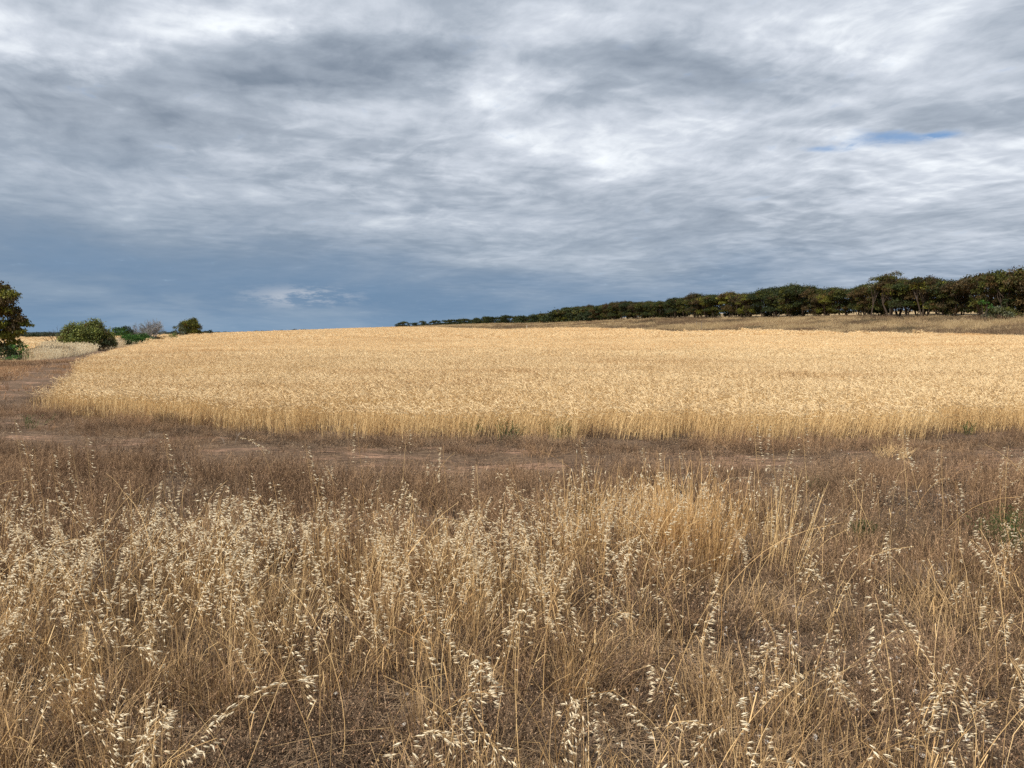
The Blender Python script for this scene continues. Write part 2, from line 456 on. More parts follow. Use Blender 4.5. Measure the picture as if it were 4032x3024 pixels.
def crop_floor_mat():
    m, T = new_mat('stubble_floor')
    g = T.n.new("ShaderNodeNewGeometry"); P = g.outputs['Position']
    n = T.noise(P, 0.15, 5.0, 0.6); n2 = T.noise(P, 3.0, 4.0, 0.6)
    c = T.mix(n, (0.52, 0.34, 0.15), (0.68, 0.48, 0.24))
    c = T.mix(T.ramp(n2, 0.4, 0.7, 0, .6), c, (0.36, 0.22, 0.09))
    return finish(m, T, c, 0.9, 0.0, 0.1)


def plain_mat(name, c, rough=0.8, c2=None, s=10.0):
    m, T = new_mat(name)
    if c2:
        g = T.n.new("ShaderNodeNewGeometry")
        col = T.mix(T.noise(g.outputs['Position'], s, 3.0), c, c2)
    else:
        col = (*c, 1)
    return finish(m, T, col, rough, 0.0, 0.2)


M['soil'] = ground_mat(); M['track'] = track_mat(); M['floor'] = crop_floor_mat()
M['pebble'] = plain_mat('pebble', (0.74, 0.69, 0.62), 0.6, (0.42, 0.36, 0.30), 40.0)
M['post'] = plain_mat('post', (0.72, 0.68, 0.60), 0.7, (0.40, 0.36, 0.30), 6.0)
M['post_dark'] = plain_mat('post_dark', (0.16, 0.13, 0.10), 0.8, (0.28, 0.23, 0.18), 6.0)
M['sea'] = plain_mat('sea', (0.30, 0.40, 0.48), 0.35)
M['coast'] = plain_mat('coast', (0.05, 0.075, 0.10), 0.9)


# ------------------------------------------------------------------ mesh builder
class MB:
    def __init__(self):
        self.v, self.f, self.m = [], [], []

    def quad(self, a, b, c, d, mi=0):
        i = len(self.v); self.v += [a, b, c, d]; self.f.append((i, i + 1, i + 2, i + 3)); self.m.append(mi)

    def ribbon(self, pts, w0, w1, side, mi=0):
        i = len(self.v); n = len(pts)
        for k, p in enumerate(pts):
            w = (w0 + (w1 - w0) * k / (n - 1)) * 0.5
            self.v += [p - side * w, p + side * w]
        for k in range(n - 1):
            a = i + 2 * k
            self.f.append((a, a + 1, a + 3, a + 2)); self.m.append(mi)

    def tube(self, pts, radii, n=4, mi=0):
        i = len(self.v)
        for k, p in enumerate(pts):
            t = (pts[min(k + 1, len(pts) - 1)] - pts[max(k - 1, 0)])
            t = t.normalized() if t.length > 1e-9 else Vector((0, 0, 1))
            a = t.cross(Vector((0.31, 0.95, 0.07))).normalized(); b = t.cross(a)
            for j in range(n):
                an = 2 * math.pi * j / n
                self.v.append(p + (a * math.cos(an) + b * math.sin(an)) * radii[k])
        for k in range(len(pts) - 1):
            for j in range(n):
                q = i + k * n
                self.f.append((q + j, q + (j + 1) % n, q + n + (j + 1) % n, q + n + j)); self.m.append(mi)

    def glume(self, p, d, L, w, side, mi=0, belly=0.18):
        """papery husk: pointed, keeled, widest near a third of its length"""
        up = d.cross(side).normalized()
        i = len(self.v)
        c = p + d * L * 0.38 + up * L * belly
        self.v += [p, p + d * L * 0.36 - side * w * .5, p + d * L * 0.36 + side * w * .5, c, p + d * L]
        self.f += [(i, i + 1, i + 3), (i, i + 3, i + 2), (i + 1, i + 4, i + 3), (i + 3, i + 4, i + 2)]
        self.m += [mi] * 4

    def spindle(self, p, d, L, w, mi=0, n=4):
        a = d.cross(Vector((0.3, 0.2, 0.93))).normalized(); b = d.cross(a)
        i = len(self.v)
        self.v.append(p)
        for s, r in ((0.25, 1.0), (0.7, 0.8)):
            for j in range(n):
                an = 2 * math.pi * j / n
                self.v.append(p + d * L * s + (a * math.cos(an) + b * math.sin(an)) * w * .5 * r)
        self.v.append(p + d * L)
        for j in range(n):
            k = (j + 1) % n
            self.f += [(i, i + 1 + k, i + 1 + j), (i + 1 + j, i + 1 + k, i + 1 + n + k, i + 1 + n + j), (i + 1 + n + j, i + 1 + n + k, i + 1 + 2 * n)]
            self.m += [mi] * 3

    def mesh(self, name, mats):
        me = bpy.data.meshes.new(name)
        me.from_pydata([tuple(v) for v in self.v], [], self.f)
        for m in mats:
            me.materials.append(m)
        me.polygons.foreach_set('material_index', self.m)
        me.update()
        return me


def link(name, me, parent=None):
    o = bpy.data.objects.new(name, me); COL.objects.link(o)
    if parent:
        o.parent = parent
    return o


def tag(o, label=None, cat=None, group=None, kind=None):
    if label: o['label'] = label
    if cat: o['category'] = cat
    if group: o['group'] = group
    if kind: o['kind'] = kind
    return o


def instancer(protos):
    """a node group that puts one of the prototype meshes on every vertex"""
    coll = bpy.data.collections.new(protos[0].name + "_variants")
    for p in protos:
        coll.objects.link(p)
    nt = bpy.data.node_groups.new(protos[0].name + "_scatter", 'GeometryNodeTree')
    nt.interface.new_socket("Geometry", in_out='INPUT', socket_type='NodeSocketGeometry')
    nt.interface.new_socket("Geometry", in_out='OUTPUT', socket_type='NodeSocketGeometry')
    N, L = nt.nodes, nt.links
    gi = N.new("NodeGroupInput"); go = N.new("NodeGroupOutput")
    ci = N.new("GeometryNodeCollectionInfo"); ci.inputs['Collection'].default_value = coll
    ci.inputs['Separate Children'].default_value = True; ci.inputs['Reset Children'].default_value = True
    ip = N.new("GeometryNodeInstanceOnPoints"); ip.inputs['Pick Instance'].default_value = True

    def att(name, dt):
        a = N.new("GeometryNodeInputNamedAttribute"); a.data_type = dt; a.inputs['Name'].default_value = name
        return a.outputs['Attribute']
    L.new(gi.outputs[0], ip.inputs['Points'])
    L.new(ci.outputs[0], ip.inputs['Instance'])
    L.new(att('idx', 'INT'), ip.inputs['Instance Index'])
    L.new(att('rot', 'FLOAT_VECTOR'), ip.inputs['Rotation'])
    L.new(att('scl', 'FLOAT_VECTOR'), ip.inputs['Scale'])
    L.new(ip.outputs[0], go.inputs[0])
    return nt, len(protos)


def scatter(name, inst, xyz, rot, scl, idx=None, label=None, cat=None):
    nt, nvar = inst
    n = len(xyz)
    me = bpy.data.meshes.new(name); me.vertices.add(n)
    me.vertices.foreach_set('co', np.asarray(xyz, np.float32).ravel())
    if idx is None:
        idx = RNG.integers(0, nvar, n)
    a = me.attributes.new('idx', 'INT', 'POINT'); a.data.foreach_set('value', np.asarray(idx, np.int32))
    a = me.attributes.new('rot', 'FLOAT_VECTOR', 'POINT'); a.data.foreach_set('vector', np.asarray(rot, np.float32).ravel())
    a = me.attributes.new('scl', 'FLOAT_VECTOR', 'POINT'); a.data.foreach_set('vector', np.asarray(scl, np.float32).ravel())
    o = link(name, me)
    md = o.modifiers.new("scatter", 'NODES'); md.node_group = nt
    return tag(o, label, cat, kind='stuff')


def protos(base, meshes):
    return [bpy.data.objects.new("%s_%02d" % (base, i), me) for i, me in enumerate(meshes)]


def pack(x, y, z=None, tilt=0.0, s=1.0, sv=0.15, zs=None, yaw=None):
    n = len(x)
    z = H(x, y) if z is None else z
    xyz = np.stack([x, y, z], 1)
    yaw = RNG.uniform(0, 2 * np.pi, n) if yaw is None else yaw
    rot = np.stack([RNG.normal(0, tilt, n), RNG.normal(0, tilt, n), yaw], 1)
    k = s * (1 + RNG.uniform(-sv, sv, n))
    scl = np.stack([k, k, k * (zs if zs is not None else 1)], 1)
    return xyz, rot, scl


def rnd(a, b):
    return random.uniform(a, b)


def hdir(a):
    return Vector((math.cos(a), math.sin(a), 0))


# ------------------------------------------------------------------ ground, sea
def build_ground():
    na = 540
    rr = np.concatenate([[0.3, 0.7], np.arange(1.0, 24, 0.22), np.geomspace(24, 30000, 150)])
    th = np.linspace(-math.pi, math.pi, na, endpoint=False)
    A, Rr = np.meshgrid(th, rr)
    X = (np.sin(A) * Rr); Y = (np.cos(A) * Rr); Z = H(X, Y)
    V = np.stack([X.ravel(), Y.ravel(), Z.ravel()], 1)
    nr = len(rr)
    i = np.arange(nr - 1)[:, None] * na; j = np.arange(na)[None, :]; j2 = (j + 1) % na
    F = np.stack([i + j, i + j2, i + na + j2, i + na + j], -1).reshape(-1, 4)
    me = bpy.data.meshes.new('ground')
    V = np.vstack([V, [[0, 0, float(H(0.01, 0.01))]]])
    c = len(V) - 1
    faces = F[:, ::-1].tolist() + [(c, (k + 1) % na, k) for k in range(na)]
    me.from_pydata(V.tolist(), [], faces)
    me.materials.append(M['soil']); me.update()
    me.polygons.foreach_set('use_smooth', [True] * len(me.polygons))
    o = link('ground', me); tag(o, 'pinkish brown soil of the paddocks and verge', kind='structure')
    # sea: a wide sheet far off
    me = bpy.data.meshes.new('sea')
    n = 128; V = []; F = []
    for k in range(n):
        a = 2 * math.pi * k / n
        V += [(math.sin(a) * 3400, math.cos(a) * 3400, -11.0), (math.sin(a) * 50000, math.cos(a) * 50000, -11.0)]
    for k in range(n):
        a = 2 * k; b = 2 * ((k + 1) % n)
        F.append((a, a + 1, b + 1, b))
    me.from_pydata(V, [], F); me.materials.append(M['sea'])
    tag(link('sea', me), 'pale blue sea far beyond the paddocks', kind='structure')
    # low dark headland across the water
    mb = MB(); pts = []
    for k in range(41):
        u = -0.80 + 0.011 * k * 1.0
        y = 16000.0; h = (34 * math.sin(math.pi * k / 40) ** 0.4 if 0 < k < 40 else 1) + 5 * float(vnoise(k * .6, 0, 9))
        pts.append((u * y, y, h))
    for k in range(40):
        (x0, y0, h0), (x1, y1, h1) = pts[k], pts[k + 1]
        zb = -12.0
        mb.quad(Vector((x0, y0 - 300, zb)), Vector((x1, y1 - 300, zb)), Vector((x1, y1, h1)), Vector((x0, y0, h0)))
        mb.quad(Vector((x0, y0, h0)), Vector((x1, y1, h1)), Vector((x1, y1 + 500, zb)), Vector((x0, y0 + 500, zb)))
    o = link('headland', mb.mesh('headland', [M['coast']])); tag(o, 'low dark headland across the water', kind='structure')


build_ground()

# ------------------------------------------------------------------ the track round the crop
TRACK = [(36, 11.0), (22, 10.4), (14, 9.95), (8, 9.65), (3, 9.5), (0, 9.45), (-2.5, 9.75), (-5, 10.6), (-7.6, 12.1), (-10, 14.6), (-11.8, 17.5), (-13.7, 21), (-18.1, 29.5), (-23.8, 40), (-32.3, 57), (-46, 92)]


def spline(pts, n=200):
    P = [np.array(p, float) for p in pts]
    out = []
    for i in range(len(P) - 1):
        p0 = P[max(i - 1, 0)]; p1 = P[i]; p2 = P[i + 1]; p3 = P[min(i + 2, len(P) - 1)]
        for k in range(n // (len(P) - 1)):
            t = k / (n // (len(P) - 1))
            out.append(0.5 * ((2 * p1) + (-p0 + p2) * t + (2 * p0 - 5 * p1 + 4 * p2 - p3) * t * t + (-p0 + 3 * p1 - 3 * p2 + p3) * t ** 3))
    out.append(P[-1])
    return np.array(out)


TC = spline(TRACK, 420)


def track_dist(x, y):
    """signed-less distance to the centre line of the track"""
    x = np.asarray(x, float); y = np.asarray(y, float)
    best = np.full(x.shape, 1e9)
    for c in TC[::4]:
        best = np.minimum(best, np.hypot(x - c[0], y - c[1]))
    return best


def build_track():
    T = np.gradient(TC, axis=0); T /= np.linalg.norm(T, axis=1)[:, None]
    Nn = np.stack([-T[:, 1], T[:, 0]], 1)
    m = 15
    V = []; F = []
    for i, (c, n) in enumerate(zip(TC, Nn)):
        wl_ = .95 + 0.45 * float(vnoise(i * .11, 1, 21)) + 0.2 * float(vnoise(i * .5, 1, 23))
        wr_ = .95 + 0.45 * float(vnoise(i * .11, 5, 22)) + 0.2 * float(vnoise(i * .5, 1, 24))
        for k in range(m):
            s = -wl_ + (wl_ + wr_) * k / (m - 1)
            p = c + n * s
            rut = -0.022 * (math.exp(-((s - .72) / .22) ** 2) + math.exp(-((s + .72) / .22) ** 2)) + 0.03
            if k in (0, m - 1):
                rut = -0.03
            V.append((p[0], p[1], float(H(p[0], p[1])) + 0.012 + rut * 0.9))
    for i in range(len(TC) - 1):
        for k in range(m - 1):
            a = i * m + k
            F.append((a, a + 1, a + m + 1, a + m))
    me = bpy.data.meshes.new('farm_track'); me.from_pydata(V, [], F); me.materials.append(M['track'])
    me.polygons.foreach_set('use_smooth', [True] * len(me.polygons))
    tag(link('farm_track', me), 'earthen vehicle track curving round the edge of the wheat', kind='structure')


build_track()

# ------------------------------------------------------------------ wheat
WHEAT = [(-10.3, 17.4), (-9.9, 16.2), (-8.9, 15.1), (-7.2, 13.9), (-5.3, 12.8), (-3.6, 12.1), (-2, 11.65), (0.5, 11.3), (3.2, 11.25), (5.5, 11.5), (7.9, 12.0), (14, 12.9), (30, 14.5), (75, 16),
         (130, 40), (90, 60), (64, 66), (48, 72), (43.4, 95), (38, 118), (31.6, 140), (16, 184), (-1, 230), (-28, 300), (-60, 400), (-150, 400), (-128, 320), (-98, 242), (-70, 168), (-44, 97), (-31, 62), (-21.5, 40), (-15.4, 27)]


def build_wheat_protos(kind, n):
    out = []
    for q in range(n):
        mb = MB()
        if kind == 'near':
            size, cnt, hw, sw = 0.5, 70, 0.0095, 0.0040
        elif kind == 'mid':
            size, cnt, hw, sw = 1.0, 150, 0.015, 0.008
        else:
            size, cnt, hw, sw = 3.0, 300, 0.042, 0.024
        for k in range(cnt):
            x, y = rnd(-.5, .5) * size, rnd(-.5, .5) * size
            if kind == 'near':          # drilled rows 17 cm apart
                y = (round(y / 0.167) * 0.167) + random.gauss(0, 0.02)
            h = random.gauss(0.45, 0.045)
            a = rnd(0, 6.28); lean = hdir(a) * abs(random.gauss(0.05, 0.05)) + Vector((0.035, 0, 0))
            b = Vector((x, y, -0.02)); t = Vector((x, y, h)) + lean
            mid = b.lerp(t, 0.55) + lean * -0.2
            side = hdir(rnd(0, 6.28))
            mb.ribbon([b, mid, t], sw, sw * .7, side, 1)
            # nodding head
            nod = hdir(a + rnd(-.7, .7))
            hd = (nod * rnd(.35, 1.2) + Vector((0, 0, rnd(-.35, .75)))).normalized()
            L = rnd(.065, .095) * (1.0 if kind == 'near' else 1.5 if kind == 'mid' else 2.6)
            if kind == 'near':
                mid2 = t + (Vector((0, 0, 1)) * .4 + nod * .3) * .05
                mb.ribbon([t, mid2], sw * .7, sw * .7, side, 1)
                mb.spindle(mid2, hd, L, hw * rnd(.9, 1.3), 0, 3)
                for w in range(2):      # awns
                    ad = (hd + Vector((rnd(-.3, .3), rnd(-.3, .3), rnd(-.2, .3)))).normalized()
                    s0 = mid2 + hd * L * rnd(.3, .8)
                    mb.ribbon([s0, s0 + ad * .055], .0022, .0008, side, 0)
            else:
                sd = hd.cross(Vector((rnd(-1, 1), rnd(-1, 1), rnd(-1, 1)))).normalized()
                mb.ribbon([t - hd * L * .2, t + hd * L * .4, t + hd * L], hw * 1.1, hw * .4, sd, 0)
            if random.random() < (0.55 if kind == 'near' else 0.3):   # dry leaf
                z0 = rnd(.10, .34); ld = hdir(rnd(0, 6.28))
                p0 = b.lerp(t, z0 / h)
                ll = rnd(.09, .17)
                mb.ribbon([p0, p0 + ld * ll * .5 + Vector((0, 0, ll * .45)), p0 + ld * ll + Vector((0, 0, ll * rnd(-.5, .3)))], sw * 1.6, sw * .4, ld.cross(Vector((0, 0, 1))), 1)
        out.append(mb.mesh('wheat_' + kind, [M['wheat_head'], M['wheat_stem']]))
    return out


W_near = instancer(protos('wheat_near', build_wheat_protos('near', 9)))
W_mid = instancer(protos('wheat_mid', build_wheat_protos('mid', 7)))
W_far = instancer(protos('wheat_far', build_wheat_protos('far', 6)))


def grid_in(poly, step, d0, d1, umax=1.1, jit=0.35, density=None):
    xs = [p[0] for p in poly]; ys = [p[1] for p in poly]
    gx, gy = np.meshgrid(np.arange(min(xs), max(xs), step), np.arange(min(ys), max(ys), step))
    x = gx.ravel(); y = gy.ravel()
    x = x + RNG.uniform(-jit, jit, len(x)) * step; y = y + RNG.uniform(-jit, jit, len(y)) * step
    r = np.hypot(x, y)
    k = inside(poly, x, y) & (r >= d0) & (r < d1) & (np.abs(x) < umax * y + 3)
    x, y = x[k], y[k]
    if density is not None:
        k = RNG.uniform(0, 1, len(x)) < density(x, y)
        x, y = x[k], y[k]
    return x, y


def lodged(x, y):
    """patches where the crop has gone down (the corner by the track)"""
    a = np.exp(-(((x + 11.5) / 5.5) ** 2 + ((y - 24.5) / 3.2) ** 2))
    return np.clip(a * (0.4 + 1.1 * fbm(x * .5, y * .5, 31)), 0, 1)


def wheat_scatter(name, inst, x, y, label, s=1.0):
    z = H(x, y)
    hs = 0.90 + 0.30 * fbm(x / 5.0, y / 2.2, 12) + 0.12 * (vnoise(x / .9, y / .9, 13) - .5)
    hs = hs * (1 - 0.5 * lodged(x, y)) * (1.0 - .16 * (y < 13) * vnoise(x / 1.1, y / .6, 77))
    n = len(x)
    yaw = RNG.normal(0, 0.14, n)
    xyz = np.stack([x, y, z], 1)
    w1 = (fbm(x * .55, y * .55, 14) - .5) * .55; w2 = (fbm(x * .55, y * .55, 15) - .5) * .55 + .05
    rot = np.stack([w1 + RNG.normal(0, .05, n), w2 + RNG.normal(0, .05, n), yaw], 1)
    k = s * (1 + RNG.uniform(-.06, .06, n))
    return scatter(name, inst, xyz, rot, np.stack([k, k, hs], 1), label=label, cat='crop')


x, y = grid_in(WHEAT, 0.40, 0, 34)
k = inside(WHEAT, x, y + .38 - .50 * vnoise(x / .8, 0 * x, 101) - .25 * vnoise(x / 3, 0 * x, 102))
x, y = x[k], y[k]
wheat_scatter('wheat_crop', W_near, x, y, 'ripe golden wheat standing along the near edge of the crop')
x, y = grid_in(WHEAT, 0.72, 33.5, 95)
wheat_scatter('wheat_crop', W_mid, x, y, 'ripe golden wheat across the middle of the paddock')
x, y = grid_in(WHEAT, 2.1, 94, 460, 0.95)
wheat_scatter('wheat_crop', W_far, x, y, 'ripe golden wheat rising to the crest of the paddock')

FARFIELD = [(-56, 92), (-46, 68), (-42, 60), (-60, 62), (-120, 85), (-190, 190), (-230, 262), (-150, 268), (-104, 240), (-74, 150)]
x, y = grid_in(FARFIELD, 1.7, 60, 460, 1.0)
wheat_scatter('wheat_crop', W_far, x, y, 'strip of golden crop beyond the shrubs of the fence line')


def sheet(name, poly, step, dz, mat, label, y0=0):
    """a sheet of ground that follows the land inside a polygon"""
    xs = [p[0] for p in poly]; ys = [p[1] for p in poly]
    nx = int((max(xs) - min(xs)) / step) + 1; ny = int((max(ys) - min(ys)) / step) + 1
    gx = min(xs) + np.arange(nx + 1) * step; gy = min(ys) + np.arange(ny + 1) * step
    X, Y = np.meshgrid(gx, gy)
    cx = X[:-1, :-1] + step / 2; cy = Y[:-1, :-1] + step / 2
    keep = inside(poly, cx, cy) & (np.hypot(cx, cy) > y0)
    Z = H(X, Y) + dz
    idx = np.arange(X.size).reshape(X.shape)
    F = np.stack([idx[:-1, :-1], idx[:-1, 1:], idx[1:, 1:], idx[1:, :-1]], -1)[keep]
    used = np.unique(F); remap = np.full(X.size, -1); remap[used] = np.arange(len(used))
    V = np.stack([X.ravel(), Y.ravel(), Z.ravel()], 1)[used]
    me = bpy.data.meshes.new(name); me.from_pydata(V.tolist(), [], remap[F].tolist()); me.materials.append(mat)
    me.polygons.foreach_set('use_smooth', [True] * len(me.polygons))
    return tag(link(name, me), label, kind='structure')


sheet('stubble_floor', WHEAT, 2.5, 0.10, M['floor'], 'straw covered soil under the wheat', 50)
sheet('stubble_floor', FARFIELD, 4.0, 0.12, M['floor'], 'straw covered soil of the farther paddock')


# ------------------------------------------------------------------ dry grasses and herbs of the verge
def spikelet(mb, p, d, L, mi=0):
    side = d.cross(Vector((rnd(-.4, .4), rnd(-.4, .4), 1))).normalized()
    up = d.cross(side)
    w = L * rnd(.20, .27)
    mb.glume(p, (d + up * .11).normalized(), L, w, side, mi, 0.10)
    mb.glume(p, (d - up * .11).normalized(), L * rnd(.85, 1), w, -side, mi, 0.10)
    if random.random() < .35:
        mb.ribbon([p + d * L * .6, p + d * L * 1.7 + up * L * rnd(-.4, .4)], .0009, .0006, side, 1)


def oat_path(h, lean, droop, a):
    """base to tip of a culm that leans to azimuth a and nods at the top"""
    d = hdir(a); pts = []
    for i in range(10):
        t = i / 9
        out = lean * t ** 1.6 * h + droop * max(0, t - .62) ** 2 * h * 3.0
        up = h * (t - .25 * lean * t * t) - droop * max(0, t - .72) ** 2 * h * 2.2
        pts.append(d * out + Vector((0, 0, up)))
    return pts


def along(pts, t):
    f = t * (len(pts) - 1); i = min(int(f), len(pts) - 2)
    return pts[i].lerp(pts[i + 1], f - i)


def oat_spikes(pts, n, side_bias, spread):
    """list of (attach point, direction, length) of the spikelets of a one-sided drooping panicle"""
    out = []
    for k in range(n):
        t = 0.66 + 0.34 * (k + rnd(-.3, .3)) / n
        t = min(max(t, .6), .995)
        p = along(pts, t)
        sgn = 1 if random.random() < side_bias else -1
        w = hdir(rnd(-spread, spread)) * sgn
        ped = (1 - t) * .11 + rnd(.008, .020)
        q = p + w * ped * .8 + Vector((0, 0, -ped * rnd(-.1, .6)))
        d = (w * rnd(.6, 1.1) + Vector((0, 0, rnd(-.55, .18)))).normalized()
        out.append((p, q, d, rnd(.018, .028)))
    return out


def build_oats(n, bare=False):
    out = []
    for q in range(n):
        mb = MB()
        h = rnd(.42, .74); a = rnd(0, 6.28)
        pts = oat_path(h, abs(random.gauss(.0, .26)) if not bare else rnd(.15, .75), abs(random.gauss(0, .22)), a)
        mb.tube(pts, [.0017 - .0010 * i / 9 for i in range(10)], 3, 1)
        if not bare:
            for p, s, d, L in oat_spikes(pts, random.randint(15, 32), rnd(.6, 1), .7):
                mb.ribbon([p, p.lerp(s, .5) + Vector((0, 0, .004)), s], .0008, .0006, Vector((0, 1, 0)), 1)
                spikelet(mb, s, d, L, 0)
        for k in range(random.randint(0, 2)):
            t = rnd(.15, .6); p0 = along(pts, t); ld = hdir(rnd(0, 6.28)); ll = rnd(.10, .2)
            mb.ribbon([p0, p0 + ld * ll * .4 + Vector((0, 0, ll * .5)), p0 + ld * ll * .8 + Vector((0, 0, ll * .35)), p0 + ld * ll * 1.1 - Vector((0, 0, ll * .1))], .004, .001, ld.cross(Vector((0, 0, 1))), 1)
        out.append(mb.mesh('oat', [M['oat_spikelet'], M['oat_stem']]))
    return out


def build_tuft(n, cnt, size, hmin, hmax, w, mats, lean=.5, seed_p=0.0, seed_l=.012, curl=.3, branch=0.0, segs=3):
    out = []
    for q in range(n):
        mb = MB()
        for k in range(cnt):
            rr = size * .5 * math.sqrt(random.random()); a = rnd(0, 6.28)
            b = hdir(a) * rr - Vector((0, 0, .01))
            h = rnd(hmin, hmax); d = hdir(a + random.gauss(0, .8)); ln = abs(random.gauss(0, lean))
            side = hdir(rnd(0, 6.28)); pts = [b]
            for s in range(1, segs + 1):
                t = s / segs
                pts.append(b + d * ln * h * t ** 1.5 + Vector((0, 0, h * (t - curl * ln * t * t))) + Vector((random.gauss(0, .012), random.gauss(0, .012), 0)) * (h * 2 * t))
            mb.ribbon(pts, w, w * .45, side, 0)
            nb = 0
            if branch and random.random() < branch:
                nb = random.randint(2, 5)
                for j in range(nb):
                    p0 = along(pts, rnd(.35, .95)); bd = (hdir(rnd(0, 6.28)) * rnd(.4, .9) + Vector((0, 0, rnd(.2, .9)))).normalized()
                    e = p0 + bd * rnd(.03, .09)
                    mb.ribbon([p0, e], w * .7, w * .4, side, 0)
                    if random.random() < seed_p:
                        mb.glume(e, bd, seed_l * rnd(.7, 1.3), seed_l * .5, side if abs(side.dot(bd)) < .95 else hdir(0), 1)
            if random.random() < seed_p:
                dd = (pts[-1] - pts[-2]).normalized()
                sd = dd.cross(hdir(rnd(0, 6.28)))
                sd = sd.normalized() if sd.length > .1 else hdir(1)
                mb.glume(pts[-1], dd, seed_l * rnd(.8, 1.5), seed_l * .45, sd, 1)
        out.append(mb.mesh('tuft', mats))
    return out


OAT = instancer(protos('oat', build_oats(40)))
OATB = instancer(protos('oat_bare', build_oats(12, True)))
GRASS = instancer(protos('grass', build_tuft(10, 42, .22, .10, .34, .0032, [M['dry_grass'], M['dry_grass']], .55, .15, .014, .4)))
HERB = instancer(protos('herb', build_tuft(10, 46, .34, .16, .36, .0036, [M['brown_herb'], M['brown_seed']], .28, .55, .011, .2, .75)))
SHORT = instancer(protos('short_herb', build_tuft(8, 40, .34, .03, .13, .0034, [M['ground_herb'], M['brown_seed']], .6, .5, .010, .3, .5)))
RUST = instancer(protos('rusty', build_tuft(6, 60, .35, .10, .28, .0030, [M['rusty_herb'], M['rusty_herb']], .8, .3, .010, .3, .9)))
GREEN = instancer(protos('green', build_tuft(6, 26, .16, .06, .20, .0055, [M['green_weed'], M['green_weed']], .5, .6, .02, .3, .5)))


def build_litter(n):
    out = []
    for q in range(n):
        mb = MB()
        for k in range(60):
            p = Vector((rnd(-.25, .25), rnd(-.25, .25), rnd(.002, .022))); a = rnd(0, 6.28)
            d = (hdir(a) + Vector((0, 0, rnd(-.06, .16)))).normalized(); L = rnd(.02, .14)
            mb.ribbon([p, p + d * L * .5 + hdir(a + 1.5) * L * rnd(-.1, .1), p + d * L], rnd(.002, .0042), .0016, d.cross(Vector((0, 0, 1))).normalized(), 0)
        out.append(mb.mesh('litter', [M['litter']]))
    return out


LITTER = instancer(protos('litter', build_litter(8)))


def build_pebbles(n):
    out = []
    for q in range(n):
        mb = MB()
        r = 1.0; rings = []
        for i, (zz, rad) in enumerate(((-.35, .55), (.05, 1.0), (.5, .6))):
            rings.append([Vector((math.cos(2 * math.pi * j / 6 + i * .4) * rad * rnd(.8, 1.15), math.sin(2 * math.pi * j / 6 + i * .4) * rad * rnd(.7, 1.05), zz * rnd(.8, 1.2) * .8)) for j in range(6)])
        base = len(mb.v); mb.v.append(Vector((0, 0, -.45)))
        for rg in rings: mb.v += rg
        mb.v.append(Vector((rnd(-.1, .1), rnd(-.1, .1), .62)))
        for j in range(6):
            k = (j + 1) % 6
            mb.f += [(0, 1 + k, 1 + j), (1 + j, 1 + k, 7 + k, 7 + j), (7 + j, 7 + k, 13 + k, 13 + j), (13 + j, 13 + k, 19)]
            mb.m += [0] * 4
        out.append(mb.mesh('pebble', [M['pebble']]))
    return out


PEB = instancer(protos('pebble', build_pebbles(5)))


def rand_in(n, x0, x1, y0, y1, dens=None):
    # the verge goes on past what the lens takes in
    a0 = (x1 - x0) * (y1 - y0)
    if x1 - x0 > 6:
        x0 -= 2.6; x1 += 2.6
        if y0 < 3: y0 = .5
    n = int(n * (x1 - x0) * (y1 - y0) / a0)
    x = RNG.uniform(x0, x1, n); y = RNG.uniform(y0, y1, n)
    k = (np.abs(x) < .80 * y + 4.0)
    if dens is not None:
        k &= RNG.uniform(0, 1, n) < dens(x, y)
    return x[k], y[k]


def gapmask(x, y):
    """1 where plants stand thick, 0 in the trashy openings of the verge"""
    return np.clip((fbm(x * 1.5, y * 1.7, 41) - .33) * 4.5, 0, 1)


def oat_dens(x, y):
    u = x / np.maximum(y, 1.5)
    band = np.clip((5.05 + .30 * np.sin(x * 1.7) - y) / .35, 0, 1)
    left = np.clip((0.16 - u) / .16, 0.0, 1)
    d = band * (0.42 + 0.58 * left) * (0.20 + 1.0 * gapmask(x, y))
    clump = np.exp(-(((x - 1.1) / .7) ** 2 + ((y - 5.35) / .35) ** 2)) * 1.0
    hollow = 1 - .8 * np.exp(-(((x - 1.2) / 1.5) ** 2 + ((y - 4.65) / .28) ** 2))
    bare = (1 - .35 * np.clip((3.3 - y) / .8, 0, 1)) - .62 * np.exp(-(((x - 1.9) / 1.3) ** 2 + ((y - 3.7) / 1.1) ** 2))
    edge = np.exp(-((y - 4.75) / .45) ** 2) * np.clip((0.2 - u) / .16, 0, 1) * .95
    return np.clip((d + edge) * bare * hollow + clump, 0, 1)


# wild oats
x, y = rand_in(4200, -5.2, 5.6, 1.7, 6.6, oat_dens)
yaw = np.where(RNG.uniform(0, 1, len(x)) < .5, 0, np.pi) + RNG.normal(0, .55, len(x))
scatter('wild_oat_grass', OAT, *pack(x, y, tilt=.10, s=.90, sv=.18, yaw=yaw), label='pale dry wild oats massed along the near verge', cat='grass')
x, y = rand_in(420, -6, 6.5, 5.1, 7.4, lambda x, y: .05 + .22 * np.clip(x / y / .3, 0, 1))
yaw = np.where(RNG.uniform(0, 1, len(x)) < .5, 0, np.pi) + RNG.normal(0, .55, len(x))
scatter('wild_oat_grass', OAT, *pack(x, y, tilt=.12, s=.95, sv=.2, yaw=yaw), label='scattered wild oats among the brown herbage', cat='grass')
x, y = rand_in(700, -5.2, 5.6, 1.7, 6.4, lambda x, y: .25 + .3 * gapmask(x, y))
scatter('bare_straw', OATB, *pack(x, y, tilt=.2, s=1.0, sv=.3), label='leaning bare straws among the wild oats', cat='grass')
